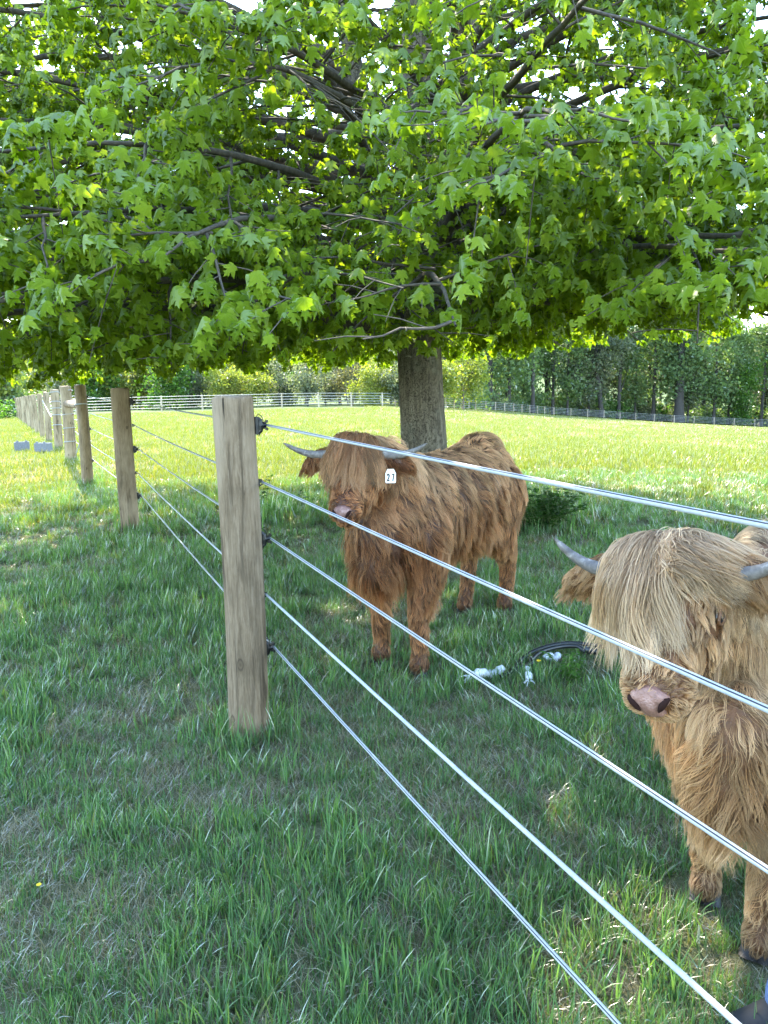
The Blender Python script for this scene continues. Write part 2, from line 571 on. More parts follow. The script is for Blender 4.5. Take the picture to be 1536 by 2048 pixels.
idx = sorted(P)
for j in range(5):
    pts = []
    for a, b in zip(idx[:-1], idx[1:]):
        A, B = attach[a][j], attach[b][j]
        n = 6 if a < 5 else 2
        for k in range(n):
            u = k / n
            p = A.lerp(B, u); p.z -= 0.010 * math.sin(math.pi * u)
            pts.append(p)
    pts.append(attach[idx[-1]][j])
    st = [0] * 24
    for q_ in ((20, 21) if j != 3 else (3, 4)): st[q_] = 1
    mb = MB(); mb.tube(pts, .0047, 24, stripe=st)
    mb.build('wire', [M_WIRE, M_STRIPE], fence)

# brace between the third and fourth post, tie wires, end wraps
A3 = P[3] + Vector((0, 0, 1.17)); A4 = P[4] + Vector((0, 0, 1.12))
dv = (A4 - A3).normalized()
mb = MB(); mb.tube([A3 + dv * .07, A3.lerp(A4, .5), A4 - dv * .09], [.066, .07, .066], 16)
mb.build('brace_rail', M_POST, fence)
def ring(c, r, tilt=0.0, n=20, axis=None):
    return [Vector((c.x + r * math.cos(6.2832 * k / n), c.y + r * math.sin(6.2832 * k / n), c.z + tilt * math.cos(6.2832 * k / n + 1))) for k in range(n + 1)]
for i, hs in ((3, [1.16]), (4, [1.37, 1.13, .92, .66, .40]), (5, [1.38, 1.16, 1.00, .84, .60])):
    for h in hs:
        mb = MB(); mb.tube(ring(P[i] + Vector((lean[i][0] * h, -lean[i][1] * h, h)), radii[i] + .004, .015), .0075, 6, cap=False)
        wob = mb.build('wire_wrap', M_WIRE, fence)
for h in (.92, .66, .40, 1.37):
    sd = side(4)
    if sd.x < 0: sd = -sd
    c = P[4] + Vector((0, 0, h)) + sd * (.115) - Vector((0, .05, 0))
    mb = MB(); mb.tube([c, c + along(4) * .05], .012, 8); mb.tube([c + along(4) * .05, c + along(4) * .16 + Vector((0, 0, .02))], .006, 6)
    mb.build('crimp', M_RUST, fence)
# diagonal tension wires of the brace
for dz in (0, .03):
    mb = MB(); mb.tube([P[3] + Vector((.09, 0, .95 + dz)), P[4] + Vector((.10, 0, .15 + dz))], .005, 6); mb.build('tie_wire', M_WIRE, fence)
mb = MB(); mb.tube([P[5] + Vector((-.10, -.03, .80)), P[6] + Vector((-.09, -.02, 1.2))], .009, 6); mb.build('tie_wire', M_WIRE, fence)

# ================================================================== MAPLE
def bark_material():
    m, t, out = mat('maple_bark')
    tc = N(t, 'ShaderNodeTexCoord'); Pn = tc.outputs['Object']
    mp = N(t, 'ShaderNodeMapping'); mp.inputs['Scale'].default_value = (1, 1, 0.16); L(t, Pn, mp.inputs[0])
    a = noise(t, mp.outputs[0], 26, 6, 0.68, 0.6)
    mp2 = N(t, 'ShaderNodeMapping'); mp2.inputs['Scale'].default_value = (1, 1, 0.13); L(t, Pn, mp2.inputs[0])
    v = N(t, 'ShaderNodeTexVoronoi', feature='DISTANCE_TO_EDGE'); v.inputs['Scale'].default_value = 17
    wv = mixc(t, 0.22, mp2.outputs[0], noise(t, Pn, 9, 6).outputs['Color'], 'LINEAR_LIGHT')
    L(t, wv, v.inputs[0])
    big = noise(t, Pn, 2.2, 4, 0.6)
    c = ramp(t, a.outputs[0], [(0.28, (.075, .063, .051)), (0.5, (.175, .150, .120)), (0.75, (.28, .25, .205))]).outputs[0]
    crack = ramp(t, v.outputs['Distance'], [(0.0, (.7, .7, .7)), (0.05, (0, 0, 0))])
    c = mixc(t, crack.outputs[0], c, (.028, .022, .018))
    lich = ramp(t, big.outputs[0], [(0.55, (0, 0, 0)), (0.68, (.55, .55, .55))])
    c = mixc(t, lich.outputs[0], c, (.22, .235, .21))
    p = N(t, 'ShaderNodeBsdfPrincipled'); p.inputs['Roughness'].default_value = 0.9; p.inputs['Specular IOR Level'].default_value = .2
    L(t, c, p.inputs['Base Color'])
    hh = N(t, 'ShaderNodeMath', operation='MULTIPLY_ADD'); L(t, crack.outputs[0], hh.inputs[0]); hh.inputs[1].default_value = -0.8; L(t, a.outputs[0], hh.inputs[2])
    L(t, bump(t, hh.outputs[0], 1.0, 0.02), p.inputs['Normal'])
    L(t, p.outputs[0], out.inputs[0])
    return m
M_BARK = bark_material()
M_TWIG = simple('maple_twig_bark', (.085, .064, .048), 0.8, 0.35, 30)
M_LIMB = simple('maple_limb_bark', (.085, .070, .056), 0.9, 0.4, 34)
M_LEAF = leaf_mat('maple_leaf', [(0.0, (.115, .195, .012)), (0.3, (.160, .255, .017)), (0.7, (.205, .305, .025)), (1.0, (.28, .37, .045))], (1.5, 1.5, 0.5), gloss=0.008, tw=0.56, rough=0.5, veins=True)

TREE = gp(858, 1040)
TX, TY, TZ = TREE
tree = empty('maple_tree', (TX, TY, TZ))
tag(tree, 'broad green maple tree spreading low over the fence, its thick trunk behind the reddish cow', 'tree')

def bez(a, b, c, d, n):
    u = np.linspace(0, 1, n)[:, None]
    return (1 - u) ** 3 * a + 3 * (1 - u) ** 2 * u * b + 3 * (1 - u) * u * u * c + u ** 3 * d

rt = np.random.default_rng(21)
A = lambda *p: np.array(p, float)
# --- trunk, tree-local coordinates
def trunk_mesh():
    mb_v, mb_f = [], []
    n = 72
    zs = np.concatenate([[-.15], np.linspace(0, 2.5, 90)])
    ph = rt.uniform(0, 6.28, 12)
    for z in zs:
        zz = max(z, 0)
        r0 = .228 + .15 * math.exp(-zz / .16) - .012 * zz + (.05 * max(0, zz - 1.75) ** 1.4)
        cx = -.045 * zz * 1.0; cy = 0
        for k in range(n):
            a = 2 * math.pi * k / n
            flute = .02 * math.sin(5 * a + .5) * math.exp(-zz / .5) + .010 * math.sin(3 * a + ph[0] + zz * .5)
            rid = 0.0
            for j, fq in enumerate((11, 17, 23, 31)):
                rid += (.0045 / (1 + j * .35)) * abs(math.sin(fq * a * .5 + ph[j] + 1.2 * math.sin(zz * (2.1 + j) + ph[j + 4]) + .5 * math.sin(zz * 9 + j)))
            r = r0 + flute * 1.3 + rid * 1.7 - .006
            mb_v.append((cx + r * math.cos(a), cy + r * math.sin(a), z))
    for i in range(len(zs) - 1):
        for k in range(n):
            k2 = (k + 1) % n
            mb_f.append((i * n + k, i * n + k2, (i + 1) * n + k2, (i + 1) * n + k))
    me = bpy.data.meshes.new('trunk'); me.from_pydata(mb_v, [], mb_f); me.update()
    return me
trunk = link('trunk', trunk_mesh(), M_BARK, tree, smooth=True)

M_SCAR = simple('pale_bark_scar', (.27, .25, .21), .9, .35, 40)
for z_, a0, a1, hgt_ in ((1.66, -2.35, -1.35, .010), (1.93, -1.75, -1.05, .008)):
    n_ = 14; mb = MB()
    for k in range(n_):
        a = a0 + (a1 - a0) * k / (n_ - 1); rr_ = .228 - .012 * z_ + (.05 * max(0, z_ - 1.75) ** 1.4) + .006
        for dz_ in (-hgt_, hgt_): mb.v.append(Vector((-.045 * z_ + rr_ * math.cos(a), rr_ * math.sin(a), z_ + dz_ * (.3 + .7 * math.sin(math.pi * k / (n_ - 1))) + .006 * math.sin(k))))
    for k in range(n_ - 1): mb.f.append((2 * k, 2 * k + 2, 2 * k + 3, 2 * k + 1)); mb.m.append(0)
    mb.build('bark_scar', M_SCAR, trunk)
# --- stems
T0 = A(-.10, 0, 2.25)
stems = []
def stem(p, r0, r1, n=26, w=.03):
    pts = bez(*p, n)
    wob = np.cumsum(rt.normal(0, w * .35, (n, 3)), 0); wob *= np.linspace(0, 1, n)[:, None]
    pts = pts + wob * A(1, 1, .2)
    stems.append((pts, np.linspace(r0, r1, n) * (1 + .04 * np.sin(np.arange(n) * 1.7))))
stem((A(-.08, -.02, 1.9), A(-.12, 0, 3.2), A(-.05, .1, 6), A(0.05, .2, 10.2)), .22, .04)
stem((A(.02, -.04, 1.9), A(.22, -.1, 3.0), A(.35, -.3, 5), A(1.0, -.9, 8.8)), .18, .03)
stem((A(-.18, .02, 1.8), A(-.42, .0, 2.6), A(-.5, -.1, 4.4), A(-1.6, -.6, 8.6)), .15, .03)
stem((A(.00, .10, 1.9), A(.25, .45, 3.2), A(.6, .9, 5), A(1.2, 1.8, 8.4)), .12, .02)
stem((A(-.12, .10, 1.9), A(-.4, .5, 3.2), A(-.8, 1.0, 5), A(-1.5, 1.9, 8.4)), .12, .02)
for pts, rr in stems:
    MB().tube(pts, list(rr), 14, cap=True).build('stem', M_BARK, tree)

# --- crown envelope (tree-local)
def radius(az):
    """crown radius by azimuth: 0 = away from the viewer, pi = towards the viewer; fuller to the left"""
    x, y = np.sin(az), np.cos(az)
    return np.interp(np.mod(az, 2 * np.pi), np.radians([0, 40, 90, 135, 180, 225, 270, 315, 360]), [4.9, 4.5, 5.1, 4.9, 4.75, 5.3, 6.1, 6.2, 4.9]) + .18 * np.sin(3 * az + .6) + .14 * np.sin(7 * az)
def prof(z):
    return np.interp(z, [1.3, 1.8, 2.6, 4.0, 5.5, 7.0, 8.5, 9.7, 10.6], [.95, 1.0, .98, .88, .74, .58, .40, .24, .08])
def skirt(az):
    """lowest leaf height: cattle browse line, rising a little to the right"""
    return np.interp(np.mod(az, 2 * np.pi), np.radians([0, 60, 110, 150, 180, 205, 235, 270, 320, 360]), [1.66, 1.86, 1.96, 1.82, 1.64, 1.56, 1.44, 1.43, 1.50, 1.66])

# the crown grows in sprays with gaps between them
def gapnoise(p):
    v = 0
    rg_ = np.random.default_rng(77)
    for k in range(10):
        d_ = rg_.normal(0, 1, 3) * A(1, 1, 1.9); d_ = d_ / np.linalg.norm(d_) * rg_.uniform(3.2, 7.5)
        v += math.sin(float(p @ d_) + rg_.uniform(0, 6.28))
    return v / math.sqrt(10)
# openings in the crown through which the sun reaches the grass in flecks
FLECKS = [(np.array(gp(a_, b_)), c_) for a_, b_, c_ in ((680, 1222, .13), (730, 1240, .08), (960, 1305, .13), (1095, 1392, .14), (1005, 1425, .09), (1330, 1480, .12), (1440, 1935, .24), (1500, 1985, .26), (1300, 2035, .2), (1190, 2040, .1), (590, 1012, .2), (645, 1000, .12), (790, 1160, .08), (1250, 1130, .2), (1090, 1190, .12), (400, 1218, .07), (560, 1190, .07), (1180, 1500, .06), (1130, 1640, .06), (840, 1010, .15), (120, 1010, .14), (330, 1035, .14), (990, 885, .12))]
SD = np.array(sun_dir)
def in_gap(p):
    if p[2] > 1.9 and gapnoise(p) < -.95: return True
    w_ = p + A(TX, TY, TZ)
    for g_, fr_ in FLECKS:
        q_ = w_ - g_; t_ = q_ @ SD
        if t_ > 0 and np.linalg.norm(q_ - t_ * SD) < fr_ * .6: return True
    return False

twigs = []            # (point, direction)
branch_meshes = []
nb = 0
def tubes_np(chains, sides):
    V, F = [], []
    for pts, r0, r1 in chains:
        pts = np.asarray(pts); n = len(pts); base = len(V) and sum(len(v) for v in V) or 0
        t = np.gradient(pts, axis=0); t /= np.linalg.norm(t, axis=1)[:, None] + 1e-9
        ref = np.where(np.abs(t[:, 2:3]) < .9, A(0, 0, 1), A(1, 0, 0))
        u = np.cross(t, ref); u /= np.linalg.norm(u, axis=1)[:, None]
        v = np.cross(t, u)
        rr = np.linspace(r0, r1, n)
        an = np.arange(sides) / sides * 6.2832
        ring_ = pts[:, None] + (u[:, None] * np.cos(an)[None, :, None] + v[:, None] * np.sin(an)[None, :, None]) * rr[:, None, None]
        V.append(ring_.reshape(-1, 3))
        i, k = np.meshgrid(np.arange(n - 1), np.arange(sides), indexing='ij')
        k2 = (k + 1) % sides
        F.append(np.stack([base + i * sides + k, base + i * sides + k2, base + (i + 1) * sides + k2, base + (i + 1) * sides + k], -1).reshape(-1, 4))
    return np.vstack(V), np.vstack(F)

levels = []
for z_tip, cnt in ((1.60, 26), (2.05, 21), (2.6, 19), (3.1, 15), (3.6, 15), (4.2, 17), (5.2, 15), (6.2, 13), (7.4, 8), (8.6, 6), (9.6, 4)):
    for k in range(cnt): levels.append((z_tip, k, cnt))
for z_tip, k, cnt in levels:
    az = 2 * math.pi * (k + rt.uniform(-.32, .32)) / cnt + z_tip * 1.9
    zt = z_tip + (rt.uniform(-.5, .5) if z_tip > 2.2 else rt.uniform(-.15, .35))
    zt = max(zt, float(skirt(az)) + .03)
    Rr = float(radius(az) * prof(zt)) * rt.uniform(.90, 1.0)
    tip = A(-.4 + Rr * math.sin(az), -.15 + Rr * math.cos(az), zt)
    # root on the stem that points most nearly that way
    zr = np.clip(zt * .80 + .75 - .25 * (zt < 2.2), 1.95, 8.9)
    best = min(stems, key=lambda s: -np.dot(s[0][-1][:2] - s[0][0][:2] + A(math.sin(az), math.cos(az)) * .3, A(math.sin(az), math.cos(az))) + rt.uniform(0, 1.8))
    si = int(np.argmin(np.abs(best[0][:, 2] - zr))); S = best[0][si]
    d = tip - S; Ld = np.linalg.norm(d)
    up = A(0, 0, 1)
    c1 = S + d * .33 + up * Ld * rt.uniform(.05, .13)
    c2 = S + d * .70 + up * Ld * rt.uniform(.06, .13)
    n = 16
    pts = bez(S, c1, c2, tip, n)
    wob = np.cumsum(rt.normal(0, .022, (n, 3)), 0) * np.linspace(0, 1, n)[:, None]
    pts = pts + wob * A(1, 1, .5)
    r0 = min(.018 + .011 * Ld, best[1][si] * .75) * .74
    ch6 = [(pts, r0, .005)]
    ch3 = []
    n2 = int(5 + Ld * 2.1)
    sgn = 1
    for q in range(n2):
        u = .20 + .80 * (q + rt.uniform(.1, .9)) / n2
        i = min(int(u * (n - 1)), n - 2)
        P0 = pts[i] + (pts[i + 1] - pts[i]) * (u * (n - 1) - i)
        tdir = pts[i + 1] - pts[i]; tdir /= np.linalg.norm(tdir)
        lat = np.cross(tdir, up); lat /= np.linalg.norm(lat) + 1e-9
        sgn = -sgn
        ln = (.45 + 1.15 * (1 - u) ** .7 * min(1, Ld / 4)) * rt.uniform(.75, 1.2)
        dd = tdir * rt.uniform(.5, .9) + lat * sgn * rt.uniform(.55, 1.0) + up * rt.uniform(-.50, .45)
        dd /= np.linalg.norm(dd)
        m_ = 6
        s2 = P0 + np.linspace(0, 1, m_)[:, None] * dd * ln + (np.linspace(0, 1, m_) ** 2)[:, None] * A(0, 0, -.14 * ln)
        s2 = s2 + np.cumsum(rt.normal(0, .012, (m_, 3)), 0)
        if s2[-1][2] < float(skirt(math.atan2(s2[-1][0], s2[-1][1]))) - .02 and rt.random() < .9: continue
        ch3.append((s2, .0075 + .003 * ln, .003))
        nt_ = int(4 + ln * 4.6)
        for w_ in range(nt_):
            uu = .15 + .85 * (w_ + rt.uniform(0, 1)) / nt_
            i2 = min(int(uu * (m_ - 1)), m_ - 2)
            Q0 = s2[i2] + (s2[i2 + 1] - s2[i2]) * (uu * (m_ - 1) - i2)
            lat2 = np.cross(dd, up); lat2 /= np.linalg.norm(lat2) + 1e-9
            d3 = dd * rt.uniform(.3, .8) + lat2 * (1 if w_ % 2 else -1) * rt.uniform(.3, .9) + up * rt.uniform(-.35, .35)
            d3 /= np.linalg.norm(d3)
            l3 = rt.uniform(.14, .34)
            e3 = Q0 + d3 * l3 + A(0, 0, -.03)
            if min(e3[2], Q0[2]) < float(skirt(math.atan2(e3[0], e3[1]))) - .02 and rt.random() < .93: continue
            if in_gap(e3): continue
            ch3.append((np.stack([Q0, (Q0 + e3) / 2 + A(0, 0, .01), e3]), .0035, .002))
            twigs.append((Q0, e3, d3))
        twigs.append((s2[-2], s2[-1], dd))
        # sprays that hang between the tiers
        for w_ in range(int(1 + ln * 1.6)):
            uu = rt.uniform(.25, 1); i2 = min(int(uu * (m_ - 1)), m_ - 2); Q0 = s2[i2]
            d3 = dd * rt.uniform(.1, .7) + A(*rt.normal(0, .45, 2), rt.uniform(-1.0, -.25)); d3 /= np.linalg.norm(d3)
            e3 = Q0 + d3 * rt.uniform(.18, .48)
            if e3[2] < float(skirt(math.atan2(e3[0], e3[1]))) - .02 or in_gap(e3): continue
            ch3.append((np.stack([Q0, (Q0 + e3) / 2 + A(0, 0, .02), e3]), .0035, .002))
            twigs.append((Q0 + (e3 - Q0) * .3, e3, d3))
    twigs.append((pts[-2], pts[-1], (pts[-1] - pts[-2]) / np.linalg.norm(pts[-1] - pts[-2])))
    V1, F1 = tubes_np(ch6, 8)
    V2, F2 = tubes_np(ch3, 4)
    me = np_mesh('branch', np.vstack([V1, V2]), np.vstack([F1, F2 + len(V1)]))
    me.materials.append(M_LIMB)
    link('branch', me, None, tree, smooth=True)

# --- leaves
HALF = [(0, 0), (.09, -.07), (.24, -.06), (.39, .00), (.30, .10), (.33, .20), (.42, .25), (.47, .36), (.62, .50), (.42, .50), (.36, .58), (.20, .47), (.17, .60), (.25, .76), (.11, .80), (.05, .93), (0, 1.08)]
def leaf_geo(seed, size=.112):
    """drooping maple leaf: petiole running out along +X, blade hanging from its end, cupped and a little twisted"""
    rg = np.random.default_rng(seed)
    cup = rg.uniform(.30, 1.0); curl = rg.uniform(-.05, .25); pet = rg.uniform(.045, .075)
    hang = rg.uniform(R(2), R(36)); roll = rg.uniform(-.35, .35)
    rt_ = HALF[:]; lf = [(-u, v) for u, v in HALF[1:-1]][::-1]
    outl = [(u * rg.uniform(.93, 1.07), v * rg.uniform(.96, 1.04)) for u, v in rt_ + lf]
    mid = [(0, .28), (0, .62)]
    pts2 = outl + mid
    V = []
    for u, v in pts2:
        x, y = u * size, v * size
        h = -cup * (abs(u) ** 1.5) * size * 1.2 - curl * (max(v, 0) ** 2) * size + (.02 * size if (u, v) in mid else 0)
        # blade plane: X' across, Y' along, Z' normal
        xr = x * math.cos(roll) - h * math.sin(roll) * .5
        hr = h + x * math.sin(roll) * .6
        along_ = Vector((math.sin(hang), 0, -math.cos(hang)))
        nrm = Vector((math.cos(hang), 0, math.sin(hang)))
        q = Vector((pet, 0, .012)) + along_ * y + Vector((0, 1, 0)) * xr + nrm * hr
        V.append(q)
    n = len(outl); m0, m1 = n, n + 1
    F = []
    for i in range(n):
        j = (i + 1) % n
        vi = (outl[i][1] + outl[j][1]) / 2
        F.append((i, j, m0 if vi < .5 else m1))
    # seam triangles between the two midrib points
    k = 0
    for i in range(n):
        j = (i + 1) % n; l = (i - 1) % n
        a = (outl[i][1] + outl[j][1]) / 2 < .5; b = (outl[l][1] + outl[i][1]) / 2 < .5
        if a != b: F.append((i, m0, m1) if a else (i, m1, m0))
    b = len(V)
    w_ = .0011
    V += [Vector((0, -w_, 0)), Vector((0, w_, 0)), Vector((pet * .5, -w_, .014)), Vector((pet * .5, w_, .014)), Vector((pet, 0, .012))]
    F += [(b, b + 1, b + 3), (b, b + 3, b + 2), (b + 2, b + 3, b + 4)]
    me = bpy.data.meshes.new('leaf'); me.from_pydata([tuple(v) for v in V], [], F); me.update()
    me.polygons.foreach_set('use_smooth', [True] * len(me.polygons))
    bl_ = np.zeros((len(V), 3), np.float32); bl_[:len(pts2), :2] = np.array(pts2)
    ba = me.attributes.new('blade', 'FLOAT_VECTOR', 'POINT'); ba.data.foreach_set('vector', bl_.ravel())
    me.materials.append(M_LEAF)
    return me
LEAVES = [leaf_geo(100 + k, .078 + .005 * (k % 4)) for k in range(10)]

shoots = []
for q in range(38):
    az = rt.uniform(0, 6.28); z0 = rt.uniform(1.85, 3.4); r_ = .22
    p0 = A(-.06 + r_ * math.sin(az) * .8, r_ * math.cos(az) * .8, z0)
    d_ = A(math.sin(az), math.cos(az), rt.uniform(-.15, .4)); l_ = rt.uniform(.3, .8)
    e_ = p0 + d_ * l_
    shoots.append((np.stack([p0, (p0 + e_) / 2 + A(0, 0, .03), e_ + A(0, 0, -.04)]), .006, .002))
    for u in (.35, .7, 1.0):
        b_ = p0 + (e_ - p0) * u
        twigs.append((b_ - d_ * .1, b_ + A(rt.normal(0, .1), rt.normal(0, .1), 0) + d_ * .06, d_))
V1, F1_ = tubes_np(shoots, 4)
sh_ = np_mesh('shoots', V1, F1_); sh_.materials.append(M_TWIG)
link('shoots', sh_, None, tree, smooth=True)['kind'] = 'stuff'
TW0 = np.array([t_[0] for t_ in twigs]); TW1 = np.array([t_[1] for t_ in twigs]); TWD = np.array([t_[2] for t_ in twigs])
lp, laz, lsc, ltl, lrl = [], [], [], [], []
for a, b, d in zip(TW0, TW1, TWD):
    n = rt.integers(9, 15) if b[2] < 2.6 else (rt.integers(6, 11) if b[2] < 5.2 else (rt.integers(6, 11) if b[2] < 6.8 else rt.integers(3, 7)))
    base_az = math.atan2(d[1], d[0])
    for k in range(n):
        u = rt.uniform(.1, 1.0) if k > 3 else rt.uniform(.8, 1.0)
        p = a + (b - a) * u
        s_ = (1 if k % 2 else -1)
        out_az = math.atan2(p[1], p[0])
        dz_ = base_az + s_ * rt.uniform(.3, 1.6)
        # leaves turn outward, towards the light at the edge of the crown
        v = A(math.cos(dz_), math.sin(dz_)) + .75 * A(math.cos(out_az), math.sin(out_az))
        lp.append(p); laz.append(math.atan2(v[1], v[0]) + rt.normal(0, .25))
        lsc.append(rt.uniform(.58, 1.06) if rt.random() < .8 else rt.uniform(.35, .6))
        ltl.append(rt.normal(.0, .25)); lrl.append(rt.normal(0, .28))
lp = np.array(lp); laz = np.array(laz); lsc = np.array(lsc); ltl = np.array(ltl); lrl = np.array(lrl)
az_ = np.arctan2(lp[:, 0], lp[:, 1])
keep = lp[:, 2] - .10 * lsc > skirt(az_) - .05 + rt.normal(0, .07, len(lp))
# openings through which the sun reaches the grass in flecks
Wl = lp + A(TX, TY, TZ); sd_ = SD
for g_, fr_ in FLECKS:
    q_ = Wl - g_; t_ = q_ @ sd_
    dist = np.linalg.norm(q_ - t_[:, None] * sd_, axis=1)
    keep &= ~((dist < fr_ * .7 + .06) & (t_ > 0))
# thin foliage inside the crown, and a thinner side where the stems show through
rho = np.hypot(lp[:, 0] + .4, lp[:, 1] + .15) / radius(az_)
keep &= rt.random(len(lp)) < np.where(lp[:, 2] > 2.0, np.clip(.30 + 1.25 * rho, 0, 1), 1)
fa_ = np.abs((az_ - np.radians(184) + np.pi) % (2 * np.pi) - np.pi)
keep &= ~((fa_ < np.radians(9)) & (lp[:, 2] > 1.95) & (rt.random(len(lp)) < .50))
lp, laz, lsc, ltl, lrl = (q[keep] for q in (lp, laz, lsc, ltl, lrl))
lvar = rt.integers(0, len(LEAVES), len(lp))
print('maple leaves', len(lp), 'twigs', len(twigs))

# the leaves that show largest are objects of their own
W = lp + A(TX, TY, TZ)
px_, py_, zc_ = proj(W)
vis = (px_ > 8) & (px_ < 1528) & (py_ > 8) & (zc_ > .5)
order = np.argsort(np.where(vis, zc_ / lsc, 1e9))[:300]
def leaf_mat4(i):
    return (Matrix.Translation(lp[i]) @ Matrix.Rotation(laz[i], 4, 'Z') @ Matrix.Rotation(ltl[i], 4, 'Y') @ Matrix.Rotation(lrl[i], 4, 'X') @ Matrix.Scale(lsc[i], 4))
for i in order:
    o = bpy.data.objects.new('leaf', LEAVES[lvar[i]])
    COL.objects.link(o); o.parent = tree
    o.matrix_basis = leaf_mat4(i)
rest = np.setdiff1d(np.arange(len(lp)), order)

def instancer(name, meshes, pos, rot, scale, var, parent=None, kind='stuff'):
    """one object: geometry nodes put a copy of one of the meshes on each point"""
    me = bpy.data.meshes.new(name)
    me.vertices.add(len(pos)); me.vertices.foreach_set('co', np.asarray(pos, np.float32).ravel())
    a = me.attributes.new('rot', 'FLOAT_VECTOR', 'POINT'); a.data.foreach_set('vector', np.asarray(rot, np.float32).ravel())
    a = me.attributes.new('scl', 'FLOAT_VECTOR', 'POINT')
    sc = np.asarray(scale, np.float32)
    if sc.ndim == 1: sc = np.repeat(sc[:, None], 3, 1)
    a.data.foreach_set('vector', sc.ravel())
    a = me.attributes.new('var', 'INT', 'POINT'); a.data.foreach_set('value', np.asarray(var, np.int32))
    o = link(name, me, None, parent)
    c = bpy.data.collections.new(name + '_source')
    for k, m_ in enumerate(meshes):
        s = bpy.data.objects.new('%s_piece_%02d' % (name, k), m_); c.objects.link(s)
    g = bpy.data.node_groups.new(name, 'GeometryNodeTree')
    g.interface.new_socket('Geometry', in_out='INPUT', socket_type='NodeSocketGeometry')
    g.interface.new_socket('Geometry', in_out='OUTPUT', socket_type='NodeSocketGeometry')
    gi = g.nodes.new('NodeGroupInput'); go = g.nodes.new('NodeGroupOutput')
    ci = g.nodes.new('GeometryNodeCollectionInfo'); ci.inputs[0].default_value = c
    ci.inputs['Separate Children'].default_value = True; ci.inputs['Reset Children'].default_value = True
    ip = g.nodes.new('GeometryNodeInstanceOnPoints'); ip.inputs['Pick Instance'].default_value = True
    def at_(nm, ty):
        n = g.nodes.new('GeometryNodeInputNamedAttribute'); n.data_type = ty; n.inputs[0].default_value = nm
        return [x for x in n.outputs if x.enabled and x.name == 'Attribute'][0]
    er = g.nodes.new('FunctionNodeEulerToRotation')
    g.links.new(at_('rot', 'FLOAT_VECTOR'), er.inputs[0])
    g.links.new(gi.outputs[0], ip.inputs['Points']); g.links.new(ci.outputs[0], ip.inputs['Instance'])
    g.links.new(er.outputs[0], ip.inputs['Rotation'])
    g.links.new(at_('scl', 'FLOAT_VECTOR'), ip.inputs['Scale'])
    g.links.new(at_('var', 'INT'), ip.inputs['Instance Index'])
    g.links.new(ip.outputs[0], go.inputs[0])
    md = o.modifiers.new('scatter', 'NODES'); md.node_group = g
    if kind: o['kind'] = kind
    return o
eul = np.array([(Matrix.Rotation(laz[i], 3, 'Z') @ Matrix.Rotation(ltl[i], 3, 'Y') @ Matrix.Rotation(lrl[i], 3, 'X')).to_euler()[:] for i in rest])
foliage = instancer('foliage', LEAVES, lp[rest], eul, lsc[rest], lvar[rest], tree)

# ================================================================== HIGHLAND CATTLE
def fur_material(name, root, mid, tip, bleach, rough=0.55):
    m, t, out = mat(name)
    a = N(t, 'ShaderNodeAttribute', attribute_name='tint')
    b = N(t, 'ShaderNodeAttribute', attribute_name='bleach')
    hi = N(t, 'ShaderNodeHairInfo')
    c = ramp(t, hi.outputs['Intercept'], [(0.0, root), (0.45, mid), (1.0, tip)]).outputs[0]
    bl = N(t, 'ShaderNodeMath', operation='MULTIPLY'); L(t, b.outputs['Fac'], bl.inputs[0])
    iv = N(t, 'ShaderNodeMath', operation='MULTIPLY_ADD'); L(t, hi.outputs['Intercept'], iv.inputs[0]); iv.inputs[1].default_value = .6; iv.inputs[2].default_value = .4
    L(t, iv.outputs[0], bl.inputs[1]); bl.use_clamp = True
    c = mixc(t, bl.outputs[0], c, bleach)
    v = N(t, 'ShaderNodeMapRange'); L(t, a.outputs['Fac'], v.inputs[0]); v.inputs[3].default_value = .36; v.inputs[4].default_value = 1.40
    hs = N(t, 'ShaderNodeHueSaturation'); L(t, c, hs.inputs['Color']); L(t, v.outputs[0], hs.inputs['Value'])
    p = N(t, 'ShaderNodeBsdfHairPrincipled')
    L(t, hs.outputs[0], p.inputs['Color'])
    for k, val in (('Roughness', rough), ('Radial Roughness', .75), ('Coat', 0.0), ('Random Roughness', .2)):
        if k in p.inputs: p.inputs[k].default_value = val
    df = N(t, 'ShaderNodeBsdfDiffuse'); L(t, hs.outputs[0], df.inputs[0])
    mx = N(t, 'ShaderNodeMixShader'); mx.inputs[0].default_value = .34
    L(t, df.outputs[0], mx.inputs[1]); L(t, p.outputs[0], mx.inputs[2])
    L(t, mx.outputs[0], out.inputs[0])
    return m

M_HORN = None
def horn_material():
    m, t, out = mat('grey_horn')
    tc = N(t, 'ShaderNodeTexCoord')
    n = noise(t, tc.outputs['Object'], 45, 5, 0.65, .8)
    c = ramp(t, n.outputs[0], [(0.3, (.075, .062, .054)), (0.55, (.16, .140, .125)), (0.72, (.34, .31, .28))])
    p = N(t, 'ShaderNodeBsdfPrincipled'); p.inputs['Roughness'].default_value = .6
    L(t, c.outputs[0], p.inputs['Base Color']); L(t, bump(t, n.outputs[0], .5, .003), p.inputs['Normal'])
    L(t, p.outputs[0], out.inputs[0]); return m
M_HORN = horn_material()
M_EYE = simple('dark_eye', (.012, .008, .006), 0.08, spec=.8)
M_HOOF = simple('dark_hoof', (.035, .028, .024), 0.6, .4, 40)
M_NOSTRIL = simple('nostril_dark', (.022, .009, .007), 0.8, spec=.1)
M_TAGW = simple('white_ear_tag', (.78, .78, .72), 0.5)
M_TAGY = simple('yellow_ear_tag', (.75, .52, .10), 0.5)
M_INK = simple('black_tag_print', (.015, .015, .02), 0.6)

